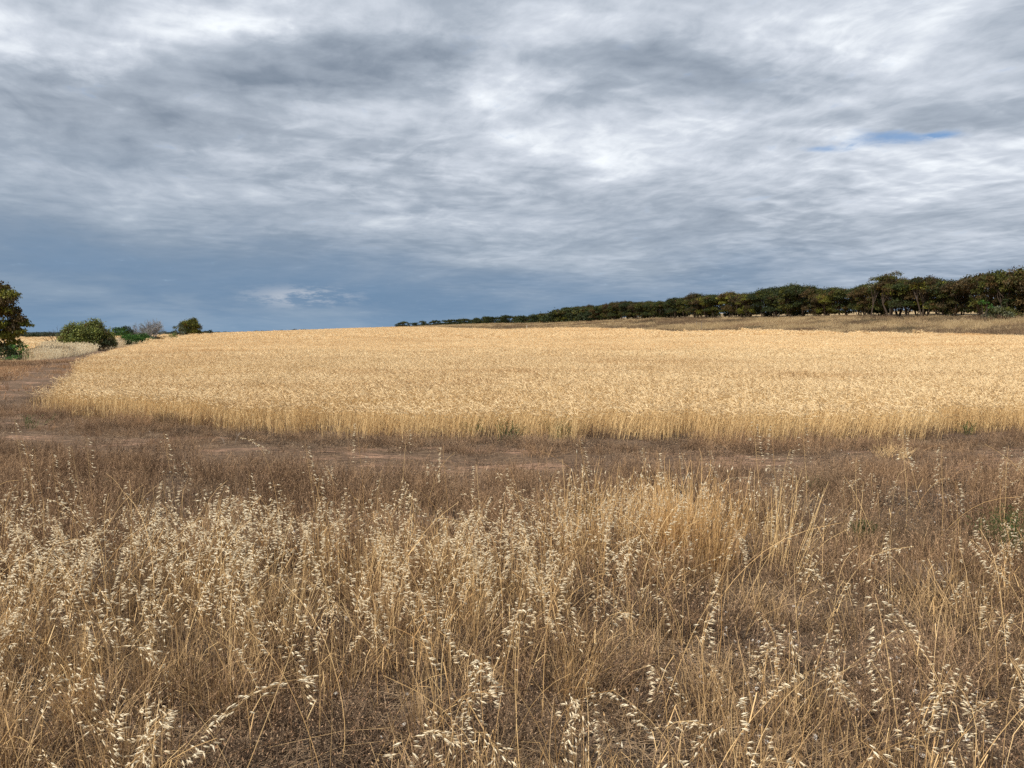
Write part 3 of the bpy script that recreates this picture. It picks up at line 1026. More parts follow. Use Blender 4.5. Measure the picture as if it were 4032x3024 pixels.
CLUMP = instancer(protos('straw_clump', build_tuft(6, 40, .24, .38, .62, .0034, [M['oat_stem'], M['oat_spikelet']], .22, .25, .020, .3)))
x, y = rand_in(420, -.4, 2.6, 4.8, 6.0, lambda x, y: np.exp(-(((x - 1.1) / .62) ** 2 + ((y - 5.35) / .30) ** 2)) * (.12 + .5 * np.clip((fbm(x * 2.4, y * 2.4, 99) - .4) * 5, 0, 1)))
scatter('golden_straw', CLUMP, *pack(x, y, tilt=.1, s=1.0, sv=.25), label='golden upright clump of dry straw before the brown herbage', cat='grass')
x, y = rand_in(500, -5.2, .6, 2.0, 5.4, lambda x, y: gapmask(x, y) * .16)
scatter('golden_straw', CLUMP, *pack(x, y, tilt=.18, s=.72, sv=.3), label='blond tufts of dry straw under the thick wild oats', cat='grass')

# orange dry grass under the oats
x, y = rand_in(5200, -5.4, 5.8, 1.6, 6.6, lambda x, y: np.clip(gapmask(x, y) * (.44 - .18 * np.clip((x / y + .05) / .25, 0, 1)) * np.clip((5.4 - y) / .7, 0, 1) + .04, 0, 1) * (1 - .5 * np.exp(-(((x - 1.9) / 1.3) ** 2 + ((y - 3.7) / 1.1) ** 2))))
scatter('dry_grass', GRASS, *pack(x, y, tilt=.14, s=1.0, sv=.3), label='fine orange brown dry grass beneath the oats', cat='grass')

# brown herbage between the oats and the track


def near_side(x, y):
    """True on the camera's side of the track"""
    yy = np.interp(x, TC[::-1, 0], TC[::-1, 1])
    return y < yy


def herb_dens(x, y):
    td = track_dist(x, y)
    a = np.clip((td - 0.50 - .5 * fbm(x * .6, y * .6, 49)) / .5, 0, 1) * near_side(x, y) * np.clip((y - 4.5) / .6, 0, 1)
    n = .35 + np.clip((fbm(x * .8, y * .8, 47) - .3) * 4, 0, 1)
    right = 1 - .6 * np.clip((x - 4.5) / 2, 0, 1) * np.clip((y - 7.4) / .8, 0, 1)
    return a * n * right * .55


x, y = rand_in(6000, -10.5, 9.5, 4.4, 13, herb_dens)
scatter('brown_herbage', HERB, *pack(x, y, tilt=.10, s=1.0, sv=.25, zs=.9), label='dense reddish brown dead herbage between the oats and the track', cat='grass')
x, y = rand_in(2600, -5.4, 5.8, 1.7, 5.6, lambda x, y: .42 + .25 * gapmask(x + 3, y + 7))
scatter('low_herbage', SHORT, *pack(x, y, tilt=.12, s=1.0, sv=.4), label='low dead brown herbs on the soil under the oats', cat='grass')
x, y = rand_in(420, -5.4, 5.8, 2.2, 5.6, lambda x, y: np.clip((fbm(x * 1.3, y * 1.3, 48) - .5) * 4, 0, 1))
scatter('brown_herbage', HERB, *pack(x, y, tilt=.10, s=.8, sv=.25, zs=.8), label='brown dead herbs in patches among the wild oats', cat='grass')


# herbs on and beside the track, and against the crop
def verge_dens(x, y):
    td = track_dist(x, y)
    inw = inside(WHEAT, x, y)
    far = ~near_side(x, y)
    strip = np.clip((td - .55) / .4, 0, 1) * far * ~inw
    leftside = np.clip((-x - 3.5) / 3, 0, 1)
    n = np.clip((fbm(x * .7, y * .7, 51) - .32) * 3.5, 0, 1)
    ontrack = np.clip((fbm(x * .9, y * .9, 53) - .50) * 4, 0, 1) * (.22 + .5 * leftside) * (td < 1.3)
    return np.clip(strip * (.55 + .45 * n) + ontrack * 1.3, 0, 1)


def scat_poly(name, inst, n, x0, x1, y0, y1, dens, label, **kw):
    x, y = rand_in(n, x0, x1, y0, y1, dens)
    return scatter(name, inst, *pack(x, y, **kw), label=label, cat='grass')


scat_poly('verge_herbage', HERB, 5200, -14, 10.5, 8.5, 19, lambda x, y: verge_dens(x, y) * .75, 'brown dead weeds in the strip between the track and the wheat', tilt=.15, s=.85, sv=.4, zs=.55)
scat_poly('verge_herbage', SHORT, 5200, -14, 10.5, 8, 19, lambda x, y: np.clip(verge_dens(x, y) * .6 + .24 * (track_dist(x, y) < 1.6), 0, 1), 'short dead weeds on and beside the track', tilt=.15, s=1.1, sv=.4)
scat_poly('rusty_herbage', RUST, 2600, -14, 10.5, 8.2, 18, lambda x, y: np.clip(verge_dens(x, y) * .3 * np.clip((fbm(x * .5, y * .5, 58) - .45) * 5, 0, 1), 0, 1), 'rusty tangled dead weeds beside the track', tilt=.2, s=1.1, sv=.4)
# weeds just inside the crop edge
scat_poly('edge_weeds', HERB, 5000, -10.5, 10.5, 11, 18, lambda x, y: (inside(WHEAT, x, y) & ~inside([(px_ + (0.9 if px_ < -4 else 0), py_ + .42) for px_, py_ in WHEAT], x, y)) * .55 * np.clip((fbm(x * .5, y * .5, 61) - .35) * 4, 0, 1), 'brown weeds growing through the feet of the wheat', tilt=.12, s=.9, sv=.4, zs=.72)
scat_poly('green_weeds', GREEN, 700, -10.5, 10.5, 9.6, 17, lambda x, y: ((inside(WHEAT, x, y) & ~inside([(px_ + (0.6 if px_ < -4 else 0), py_ + .5) for px_, py_ in WHEAT], x, y)) * .7 + (track_dist(x, y) < 2.2) * .02) * np.clip((fbm(x * .6, y * .6, 64) - .5) * 5, 0, 1), 'small green weeds at the feet of the wheat', tilt=.15, s=1.3, sv=.4)
scat_poly('green_weeds', GREEN, 520, -5, 6, 2.2, 9, lambda x, y: np.clip((fbm(x * 1.2, y * 1.2, 66) - .62) * 5, 0, 1) * .5, 'green blades scattered in the dry verge', tilt=.2, s=.8, sv=.4)

# trash on the soil
x, y = rand_in(3600, -5.6, 6, 1.6, 6.5)
scatter('straw_litter', LITTER, *pack(x, y, s=1.0, sv=.3), label='broken straw lying on the soil of the verge', cat='litter')
x, y = rand_in(6500, -14, 11, 6.5, 20, lambda x, y: (track_dist(x, y) < 2.3) * (.35 + .65 * np.clip((fbm(x * .4, y * 1.6, 71) - .30) * 5, 0, 1)))
scatter('straw_litter', LITTER, *pack(x, y, s=1.5, sv=.4), label='dark broken straw lying along the track', cat='litter')
x, y = rand_in(8000, -5, 5.6, 2.0, 8.5, lambda x, y: np.clip(.05 + .5 * np.clip((fbm(x * 1.7, y * 1.7, 75) - .48) * 5, 0, 1) * (.35 + .65 * np.clip((x + .5) / 1.5, 0, 1)), 0, 1))
xyz, rot, scl = pack(x, y, z=H(x, y) + .015, tilt=.4, s=.0105, sv=.5)
scatter('white_pebbles', PEB, xyz, rot, scl, label='small white pebbles and snail shells strewn on the soil', cat='pebbles')
x, y = rand_in(1600, -13, 10, 8, 18, lambda x, y: (track_dist(x, y) < 1.4) * .35)
xyz, rot, scl = pack(x, y, z=H(x, y) + .02, tilt=.4, s=.012, sv=.45)
scatter('white_pebbles', PEB, xyz, rot, scl, label='white pebbles on the track', cat='pebbles')

CLOD = instancer(protos('clod', [bpy.data.meshes['pebble'].copy() for _ in range(2)]))
for me_ in bpy.data.meshes:
    if me_.name.startswith('pebble') and me_.users == 1 and me_ in [o.data for o in bpy.data.objects if o.name.startswith('clod_')]:
        me_.materials.clear(); me_.materials.append(M['track'])
x, y = rand_in(9000, -13, 11, 8, 18, lambda x, y: (track_dist(x, y) < 1.3) * .7)
xyz, rot, scl = pack(x, y, z=H(x, y) + .02, tilt=.5, s=.017, sv=.6)
scatter('soil_clods', CLOD, xyz, rot, scl, label='clods of earth broken up on the track', cat='soil')

# brown ground cover over the bare headland at the corner, and the pale grass strip of the fence line
BROWN = [(-60, 38), (-46, 43), (-30, 42), (-25.5, 47), (-33, 63), (-46, 95), (-45, 97), (-31.5, 62), (-22, 40), (-16, 27), (-11, 17.5), (-10.4, 15.5), (-13, 13), (-22, 15), (-40, 24)]
HERB_FAR = instancer(protos('herb_far', build_tuft(6, 60, 1.1, .10, .26, .014, [M['rusty_herb'], M['brown_seed']], .5, .4, .03, .2, .3)))
HERB_FAR2 = instancer(protos('herb_far_brown', build_tuft(6, 60, 1.1, .10, .26, .014, [M['brown_herb'], M['brown_seed']], .5, .4, .03, .2, .3)))
x, y = grid_in(BROWN, .62, 17, 100, 1.0, .5)
k = (track_dist(x, y) > .75 + .6 * fbm(x * .4, y * .4, 83)) | (RNG.uniform(0, 1, len(x)) < .28)
x, y = x[k], y[k]
k = fbm(x * .2, y * .2, 81) + RNG.normal(0, .05, len(x)) > .47
scatter('headland_herbage', HERB_FAR, *pack(x[k], y[k], tilt=.08, s=1.0, sv=.3, zs=.7), label='rusty brown dead weeds over the headland beside the crop', cat='grass')
scatter('headland_herbage', HERB_FAR2, *pack(x[~k], y[~k], tilt=.08, s=1.0, sv=.3, zs=.8), label='dark brown dead weeds over the headland beside the crop', cat='grass')
sheet('brown_earth', BROWN, 1.5, -.02, plain_mat('brown_earth', (0.20, 0.115, 0.06), .95, (0.11, 0.068, 0.045), .6), 'brown bare soil of the headland', 20)

PALE = [(-30.2, 50), (-28.9, 46.3), (-28.2, 46), (-31, 54), (-37, 68), (-46.5, 91), (-72, 150), (-100, 215), (-140, 320), (-150, 318), (-108, 216), (-82, 150), (-57, 96), (-46, 76), (-39.5, 65), (-33, 54)]
PALE_T = instancer(protos('pale_grass', build_tuft(8, 60, 1.0, .28, .66, .016, [M['pale_grass'], M['pale_grass']], .22, .9, .10, .3)))
x, y = grid_in(PALE, .62, 30, 130, 1.2, .5)
xyz, rot, scl = pack(x, y, tilt=.06, s=1.0, sv=.25)
rot[:, 1] += .16
rot[:, 2] = RNG.normal(0, .4, len(x))
scatter('pale_verge_grass', PALE_T, xyz, rot, scl, label='tall pale dry grass along the shrubby fence line', cat='grass')
x, y = grid_in(PALE, 1.3, 130, 420, 1.2, .5)
scatter('pale_verge_grass', PALE_T, *pack(x, y, tilt=.06, s=1.4, sv=.25, zs=.55), label='pale dry grass on the far part of the fence line', cat='grass')
# far verge of the treeline
BANK = [(48.5, 73), (43.6, 96), (38.3, 119), (31.8, 141), (16.4, 185), (-.4, 231), (-27, 301), (-58, 402), (-150, 402), (-150, 470), (-78, 497), (-33, 448), (18, 338), (49, 226), (66, 155), (70, 112), (95, 98), (130, 60), (92, 61), (65, 67)]
BK_K = instancer(protos('khaki_tuft', build_tuft(7, 56, 1.1, .22, .62, .030, [M['khaki_weed'], M['khaki_weed']], .40, .5, .07, .3, .3)))
BK_D = instancer(protos('dun_tuft', build_tuft(7, 60, 1.2, .18, .52, .034, [M['dun_weed'], M['dun_weed']], .55, .5, .07, .3, .5)))
x, y = grid_in(BANK, 1.05, 60, 200, 1.0, .5)
q = fbm(x * .10, y * .10, 91) + .45 * (fbm(x * .45, y * .45, 93) - .5) + RNG.normal(0, .06, len(x))
# nearer the crop the weeds are darker
edge = np.zeros(len(x))
for (ax, ay) in spline([(65, 67), (48, 72), (43.4, 95), (38, 118), (31.6, 140), (16, 184), (-1, 230)], 120):
    edge = np.maximum(edge, np.exp(-np.hypot(x - ax, y - ay) / 9.0))
k = q - .22 * edge > .42
scatter('bank_weeds', BK_K, *pack(x[k], y[k], tilt=.08, s=1.0, sv=.35), label='khaki dry grass tufts over the bank below the trees', cat='grass')
scatter('bank_weeds', BK_D, *pack(x[~k], y[~k], tilt=.08, s=1.05, sv=.4), label='dun brown dead weeds over the bank below the trees', cat='grass')
x, y = grid_in(BANK, 2.4, 200, 520, 1.0, .5)
q = fbm(x * .05, y * .05, 92) + RNG.normal(0, .1, len(x))
k = q > .42
scatter('bank_weeds', BK_K, *pack(x[k], y[k], tilt=.06, s=2.0, sv=.3, zs=.5), label='khaki grass on the far run of the bank', cat='grass')
scatter('bank_weeds', BK_D, *pack(x[~k], y[~k], tilt=.06, s=2.0, sv=.3, zs=.5), label='dun weeds on the far run of the bank', cat='grass')

# ------------------------------------------------------------------ trees and shrubs


def leaf_clump(V, F, c, rx, ry, rz, n, size, droop=0.0, hollow=.55, wind=None):
    """n leaf-sized faces through a domed cluster"""
    u = RNG.normal(0, 1, (n, 3)); u /= np.linalg.norm(u, axis=1)[:, None]
    u[:, 2] = np.where(u[:, 2] < -.25, -u[:, 2] * .6, u[:, 2])
    r = (hollow + (1 - hollow) * RNG.uniform(0, 1, n)) * (1 + RNG.normal(0, .08, n))
    p = c + u * r[:, None] * np.array([rx, ry, rz])
    t = RNG.normal(0, 1, (n, 3)); t[:, 2] -= droop * 2.2
    t += u * .5
    if wind is not None:
        t += wind
    t /= np.linalg.norm(t, axis=1)[:, None]
    s = np.cross(t, RNG.normal(0, 1, (n, 3))); s /= np.linalg.norm(s, axis=1)[:, None] + 1e-9
    L = size * RNG.uniform(.7, 1.4, n)[:, None]; W = L * RNG.uniform(.3, .55, n)[:, None]
    b = len(V)
    q = np.stack([p, p + t * L * .5 + s * W * .5, p + t * L, p + t * L * .5 - s * W * .5], 1).reshape(-1, 3)
    base = sum(len(a) for a in V)
    V.append(q)
    F.append((np.arange(n * 4).reshape(n, 4) + base))


def crown_mesh(name, clumps, size, mat, droop=0.3, dens=1.0, wind=None, mat2=None):
    V, F = [], []
    cnt = []
    for (c, rx, ry, rz) in clumps:
        n = int(dens * 2.6 * (rx * rz + rx * ry + ry * rz) / (size * size * .42))
        leaf_clump(V, F, np.array(c), rx, ry, rz, max(n, 12), size, droop, wind=wind)
        cnt.append(max(n, 12))
    V = np.concatenate(V); F = np.concatenate(F)
    me = bpy.data.meshes.new(name)
    me.from_pydata(V.tolist(), [], F.tolist())
    me.materials.append(mat)
    if mat2 is not None:
        me.materials.append(mat2)
        mi = []
        for i, n in enumerate(cnt):
            mi += [1 if (i * 7) % 3 == 0 else 0] * n
        me.polygons.foreach_set('material_index', mi)
    me.update()
    return me


def mallee(h, w, stems=3, clumps=12, under=.35, style='round', lean=0.0):
    """several crooked stems from one root, limbs that end in domed leaf clumps.  returns trunk MB, clump list"""
    mb = MB(); cl = []
    tips = []
    for s in range(stems):
        a = 6.28 * s / stems + rnd(-.5, .5)
        d = hdir(a); out = w * rnd(.08, .22)
        top = d * out + Vector((lean * h * .5, 0, h * rnd(.42, .55)))
        b = d * rnd(.02, .14)
        r0 = h * rnd(.013, .021)
        pts = [b, b.lerp(top, .35) + hdir(rnd(0, 6.28)) * h * .02, b.lerp(top, .7) + hdir(rnd(0, 6.28)) * h * .025, top]
        mb.tube([b - Vector((0, 0, .15))] + pts[1:], [r0 * 1.25, r0, r0 * .8, r0 * .62], 5)
        nb = max(2, clumps // stems)
        for k in range(nb):
            az = a + rnd(-1.5, 1.5)
            rad = w * .5 * math.sqrt(rnd(.05, 1)) * .80
            zc = h * (1 - rnd(.05, .14) - (rad / (w * .5)) ** 2 * rnd(.10, under))
            e = Vector((math.cos(az) * rad + lean * h, math.sin(az) * rad, zc))
            st = top if k % 2 else pts[2]
            m1 = st.lerp(e, .5) + Vector((0, 0, h * rnd(-.03, .05))) + hdir(rnd(0, 6.28)) * h * .02
            mb.tube([st, m1, e], [r0 * .55, r0 * .36, r0 * .15], 4)
            tips.append(e)
    for e in tips:
        rx = w * rnd(.17, .26) * (.7 if style == 'wispy' else 1); ry = rx * rnd(.8, 1.1); rz = rx * rnd(.55, .9)
        cl.append(((e.x, e.y, e.z - rz * .25), rx, ry, rz))
    return mb, cl


TREE_VARIANTS = []


def make_variants():
    specs = [('leaf_olive', 'round'), ('leaf_dark', 'round'), ('leaf_yellow', 'round'), ('leaf_rust', 'round'), ('leaf_dark', 'round'), ('leaf_olive', 'round'),
             ('leaf_dark', 'round'), ('leaf_rust', 'round'), ('leaf_yellow', 'round'), ('leaf_olive', 'round')]
    for i, (mt, st) in enumerate(specs):
        mb, cl = mallee(6.5, rnd(5.6, 7.0), random.choice([2, 3, 4]), random.choice([14, 16, 18]), .38, st, rnd(-.04, .04))
        # foliage hangs well down between the limbs
        for k in range(18):
            a = rnd(0, 6.28); r_ = rnd(.5, 2.7)
            cl.append(((math.cos(a) * r_, math.sin(a) * r_, rnd(1.7, 4.9)), rnd(.7, 1.2), rnd(.7, 1.1), rnd(.55, .9)))
        if i % 3 == 0:
            for k in range(5):
                a = rnd(0, 6.28); r_ = rnd(.3, 1.6)
                cl.append(((math.cos(a) * r_, math.sin(a) * r_, rnd(.7, 2.0)), rnd(.5, .9), rnd(.5, .8), rnd(.4, .7)))
        m2 = {'leaf_olive': 'leaf_dark', 'leaf_dark': 'leaf_olive', 'leaf_yellow': 'leaf_rust', 'leaf_rust': 'leaf_olive'}[mt]
        TREE_VARIANTS.append((mb.mesh('trunk', [M['bark_dark']]), crown_mesh('crown', cl, .27, M[mt], .35, 1.1, mat2=M[m2]), mt))


make_variants()


def empty(name, loc, rz=0.0, s=(1, 1, 1)):
    o = bpy.data.objects.new(name, None); COL.objects.link(o)
    o.empty_display_size = .3
    o.location = loc; o.rotation_euler = (0, 0, rz); o.scale = s
    return o


def place_tree(name, tr, cr, loc, rz, s, label, cat='tree', group=None):
    o = empty(name, loc, rz, s)
    link('trunk', tr, o)
    if cr is not None:
        link('crown', cr, o)
    return tag(o, label, cat, group)


LINE = spline([(88, 92), (73, 110), (68.5, 150), (50, 220), (20, 330), (-31, 440), (-72, 480)], 600)
ADJ = {'leaf_olive': 'olive green', 'leaf_dark': 'dark green', 'leaf_yellow': 'yellow tipped', 'leaf_rust': 'rusty brown'}
ORD = ['first', 'second', 'third', 'fourth', 'fifth', 'sixth', 'seventh', 'eighth', 'ninth', 'tenth', 'eleventh', 'twelfth', 'thirteenth', 'fourteenth', 'fifteenth', 'sixteenth', 'seventeenth', 'eighteenth', 'nineteenth', 'twentieth']
TENS = {2: 'twenty', 3: 'thirty', 4: 'forty', 5: 'fifty', 6: 'sixty', 7: 'seventy', 8: 'eighty', 9: 'ninety'}
TENTH = {2: 'twentieth', 3: 'thirtieth', 4: 'fortieth', 5: 'fiftieth', 6: 'sixtieth', 7: 'seventieth', 8: 'eightieth', 9: 'ninetieth'}


def ordinal(n):
    if n > 100: return 'hundred and ' + ordinal(n - 100)
    if n == 100: return 'hundredth'
    if n <= 20: return ORD[n - 1]
    t, u = divmod(n, 10)
    return TENTH[t] if u == 0 else TENS[t] + '-' + ORD[u - 1]


TOPY = [(1540, 1270), (1590, 1266), (1650, 1282), (1760, 1276), (1800, 1262), (1860, 1258), (1944, 1240), (2050, 1235), (2120, 1232), (2200, 1212), (2300, 1205), (2450, 1186), (2600, 1186), (2760, 1160), (2910, 1160), (3060, 1128), (3200, 1137), (3330, 1124), (3450, 1112), (3560, 1108), (3660, 1090), (3800, 1096), (3900, 1086), (4010, 1070), (4300, 1062)]


def top_height(p):
    col = 2016 + p.x / p.y * FPX
    ty = float(np.interp(col, [t[0] for t in TOPY], [t[1] for t in TOPY]))
    return max(2.8, zrow(ty, p.y) - p.z)


def build_treeline():
    seg = np.hypot(*np.diff(LINE, axis=0).T); cum = np.concatenate([[0], np.cumsum(seg)])
    s = 0.0; n = 0
    group = 'mallee trees in the row along the ridge'
    while s < cum[-1]:
        x = np.interp(s, cum, LINE[:, 0]) + rnd(-1.2, 1.2); y = np.interp(s, cum, LINE[:, 1]) + rnd(-1.2, 1.2)
        p = Vector((x, y, float(H(x, y)) - .05)); h = top_height(p) * random.choice([rnd(.78, .9), rnd(.9, 1.0), rnd(1.0, 1.1)])
        k = (n * 7 + random.randint(0, 2)) % len(TREE_VARIANTS)
        if y > 350 and k in (2, 8): k = 1
        tr, cr, mt = TREE_VARIANTS[k]
        sz = h / 6.6; wx = sz * rnd(.9, 1.12)
        if y > 290:
            q_ = n % 4
            tr, cr = LOW[q_]; mt = ['leaf_dark', 'leaf_olive', 'leaf_dark', 'leaf_dark'][q_]; sz = h / 2.5; wx = sz * 1.4; p.z -= (.30 if y < 400 else .42) * h; sz *= (1 if y < 400 else 1.35)
        n += 1
        place_tree('mallee_tree', tr, cr, p, rnd(0, 6.28), (wx, wx, sz), '%s mallee, %s tree from the near end of the ridge row' % (ADJ[mt], ordinal(n)), group=group)
        s += rnd(3.2, 5.0) * (1.0 if y < 170 else 1.15 if y < 400 else .72)
    # the rows behind
    s = 0.0; n = 0
    while s < cum[-1] * .62:
        i = np.searchsorted(cum, s); i = min(i, len(LINE) - 2)
        t = LINE[i + 1] - LINE[i]; t = t / (np.hypot(*t) + 1e-9)
        nr = np.array([t[1], -t[0]])
        x, y = LINE[i] + nr * rnd(6, 10) + 0.0
        p = Vector((x, y, float(H(x, y)) - .05)); h = top_height(p) * rnd(.9, 1.03)
        tr, cr, mt = TREE_VARIANTS[random.choice([1, 4, 6, 0, 3])]
        sz = h / 6.6; wx = sz * rnd(.9, 1.15); n += 1
        place_tree('mallee_tree', tr, cr, p, rnd(0, 6.28), (wx, wx, sz), '%s mallee in the back row on the ridge, %s from its near end' % (ADJ[mt], ordinal(n)), group='mallee trees behind the ridge row')
        s += rnd(4, 6.5)


    s = 0.0; n = 0
    while s < cum[-1] * .55:
        i = min(np.searchsorted(cum, s), len(LINE) - 2)
        t = LINE[i + 1] - LINE[i]; t = t / (np.hypot(*t) + 1e-9)
        x, y = LINE[i] + np.array([t[1], -t[0]]) * rnd(2, 15)
        p = Vector((x, y, float(H(x, y)) - .05))
        tr, cr = LOW[n % len(LOW)]; n += 1; k = rnd(.8, 1.25)
        place_tree('scrub_bush', tr, cr, p, rnd(0, 6.28), (k * 1.25, k * 1.25, k), 'low dark scrub bush between the ridge trunks, %s from the near end' % ordinal(n), 'bush', 'scrub under the ridge trees')
        s += rnd(1.9, 3.0)


LOW = []
for i in range(4):
    mb = MB(); cl = []
    for k in range(4):
        mb.tube([Vector((0, 0, -.1)), hdir(rnd(0, 6.28)) * .4 + Vector((0, 0, 1.0)), hdir(rnd(0, 6.28)) * 1.0 + Vector((0, 0, 2.0))], [.05, .04, .02], 4)
    for k in range(12):
        a = rnd(0, 6.28); r_ = rnd(0, 1.5); cl.append(((math.cos(a) * r_, math.sin(a) * r_, rnd(.5, 2.5)), rnd(.5, .9), rnd(.5, .9), rnd(.4, .7)))
    LOW.append((mb.mesh('trunk', [M['bark_dark']]), crown_mesh('crown', cl, .27, M[['leaf_dark', 'leaf_olive', 'leaf_dark', 'leaf_dark'][i]], .2, 1.0)))
build_treeline()


def special(px_, depth, top_y, w, label, leaf, style='wispy', leanx=.12, clumps=10, stems=2, size=.24, dens=.7, bk='bark_dark', name='mallee_tree', droop=.5, under=.3, mat2=None, wind=None):
    p = at(px_, depth, -.05)
    h = zrow(top_y, depth) - p.z
    mb, cl = mallee(h, w, stems, clumps, under, style, leanx)
    return place_tree(name, mb.mesh('trunk', [M[bk]]), crown_mesh('crown', cl, size, M[leaf], droop, dens, wind, M[mat2] if mat2 else None), p, 0, (1, 1, 1), label)


special(3500, 139, 1066, 8.2, 'tall open crowned tree leaning above its neighbours in the ridge row', 'leaf_olive', mat2='leaf_rust', leanx=.05, clumps=20, dens=.9, stems=4, under=.62)
special(3425, 141, 1100, 3.6, 'thin tree with a small leaf tuft above the ridge row beside the tall one', 'leaf_grey', leanx=.06, clumps=7, stems=1, dens=1.0)
special(3625, 131, 1074, 5.6, 'tall grey green tree with a spreading flat crown above the ridge row', 'leaf_rust', mat2='leaf_dark', leanx=-.03, clumps=18, dens=1.1, stems=3)
special(3940, 104, 1212, 4.0, 'low grey green shrub in front of the ridge row at its near end', 'leaf_olive', mat2='leaf_grey', style='round', leanx=0, clumps=12, stems=4, under=.7, name='shrub', dens=.9)
special(3870, 104, 1175, 2.6, 'small bright green sapling before the dark trunks of the ridge row', 'leaf_green', leanx=0, clumps=7, stems=2, under=.6, name='sapling')
special(2230, 318, 1248, 4.0, 'small light green bush before the dark middle of the ridge row', 'leaf_yellow', style='round', leanx=0, clumps=8, stems=3, under=.7, name='shrub')


# ---- left fence line
def bush(name, px_, depth, top_y, w, label, leaf, n=16, size=.2, base_y=None, low=.15, mat2=None, dens=1.0, bk='bark_dark', flat=.55, cat='shrub', droop=.25, depth_w=None, wind=None):
    """dome-shaped shrub: limbs fanning from the root to leaf clumps that reach near the ground"""
    p = at(px_, depth, -.04); h = zrow(top_y, depth) - p.z
    dw = depth_w or w * .85
    mb = MB(); cl = []
    for k in range(n):
        a = 6.28 * k / n * 2.4 + rnd(-.3, .3); t = (k + .5) / n
        el = math.asin(max(-.1, min(1, 1 - t * (1 - low)))) if t < .999 else .1
        rx = w * rnd(.14, .21); rz = min(rx * flat * 1.5, h * .32)
        e = Vector((math.cos(a) * math.cos(el) ** .6 * (w * .5 - rx * .8), math.sin(a) * math.cos(el) ** .6 * (dw * .5 - rx * .6), max(rz * .7, math.sin(el) * (h - rz * .8) * rnd(.93, 1.03))))
        cl.append(((e.x, e.y, e.z), rx, rx * .9, rz))
        m1 = e * .5 + Vector((0, 0, h * .06)) + hdir(rnd(0, 6.28)) * w * .03
        r0 = h * .011
        mb.tube([Vector((rnd(-.08, .08), rnd(-.08, .08), -.1)), m1, e], [r0 * 1.7, r0, r0 * .4], 4)
    o = place_tree(name, mb.mesh('trunk', [M[bk]]), crown_mesh('crown', cl, size, M[leaf], droop, dens, wind, M[mat2] if mat2 else None), p, 0, (1, 1, 1), label, cat)
    return o


# big gum cut by the frame
gp = at(-32, 53, -.05)
random.seed(31); RNG = np.random.default_rng(31)
mb, cl = mallee(5.2, 3.6, 3, 9, .3, 'round', 0.0)
cl = []
for q in ((0, 0, 4.5, 1.1), (.9, .2, 4.3, .8), (-1.0, .1, 4.2, 1.0), (1.25, -.3, 3.75, .75), (.3, -.8, 3.7, .9), (-.6, .8, 3.8, .9), (1.55, 0, 3.2, .6), (.6, .4, 3.1, .95), (-1.4, 0, 3.1, 1.0),
          (2.05, -.1, 2.65, .55), (2.3, .1, 2.35, .42), (1.5, .4, 2.5, .7), (1.8, -.4, 2.0, .55), (.2, -.9, 2.6, .8), (.9, -.5, 2.2, .8), (-.5, .5, 2.3, .9), (2.25, -.2, 1.85, .36), (1.35, -.2, 1.6, .6), (.5, .2, 1.5, .8), (-.9, -.3, 1.6, .9), (1.5, .1, 1.1, .4), (.9, .3, .8, .5), (0, 0, .8, .7)):
    c0 = Vector(q[:3])
    cl.append((tuple(c0), q[3], q[3] * .9, q[3] * .95))
    for k in range(3):
        o_ = hdir(rnd(0, 6.28)) * q[3] * .6 + Vector((0, 0, rnd(-.3, .35) * q[3]))
        cl.append((tuple(c0 + o_), q[3] * .62, q[3] * .6, q[3] * .6))
place_tree('gum_tree', mb.mesh('trunk', [M['bark_dark']]), crown_mesh('crown', cl, .17, M['leaf_yellow'], .9, 1.5, None, M['leaf_rust']), gp, 0, (1, 1, 1),
           'tall gum tree with drooping yellow green and rusty leaves beside the headland')
bush('shrub', 70, 50, 1348, 1.7, 'rounded bright green bush at the foot of the tall gum', 'leaf_green', 12, .13, mat2='leaf_dark', dens=1.2)
bush('shrub', 8, 49, 1362, 2.0, 'dark green bush under the tall gum beside the bright one', 'leaf_dark', 12, .14, dens=1.2)
bush('shrub', 60, 46.5, 1398, 1.6, 'low grey green bush spreading in front of the gum tree', 'leaf_grey', 10, .10, mat2='leaf_green', dens=.7)
bush('shrub', 346, 72, 1256, 4.9, 'largest rounded olive shrub standing in the pale grass of the fence line', 'leaf_shrub', 44, .15, mat2='leaf_olive', dens=1.0, flat=.7)
bush('shrub', 425, 71, 1325, 1.9, 'dark brown green shrub hugging the side of the largest shrub', 'leaf_dark', 12, .13, mat2='leaf_rust', dens=.9)
bush('shrub', 486, 112, 1279, 3.7, 'green flat topped shrub between the largest shrub and the leafless one', 'leaf_green', 14, .17, mat2='leaf_dark', low=.4, dens=.9)
bush('shrub', 545, 108, 1311, 5.0, 'low bright green bush in front of the leafless grey shrub', 'leaf_green', 16, .15, dens=1.2)
bush('shrub', 485, 100, 1333, 2.4, 'low dark green bush below the flat topped green shrub', 'leaf_dark', 12, .15, mat2='leaf_green', dens=1.1)
bush('shrub', 683, 118, 1308, 1.7, 'small olive bush before the domed tree', 'leaf_shrub', 10, .16)
bush('shrub', 708, 176, 1270, 3.4, 'grey dark shrub leaning against the domed tree', 'leaf_grey', 14, .2, mat2='leaf_dark')
bush('tree', 752, 186, 1251, 5.6, 'domed dark green tree, tallest of the fence line on the skyline', 'leaf_yellow', 36, .22, mat2='leaf_olive', dens=1.2, cat='tree', flat=.8)
bush('shrub', 822, 205, 1299, 3.8, 'low rounded bush on the skyline just past the domed tree', 'leaf_olive', 12, .24, mat2='leaf_dark')
bush('shrub', 118, 196, 1322, 1.9, 'small dark bush alone in the farther golden paddock', 'leaf_dark', 8, .22)
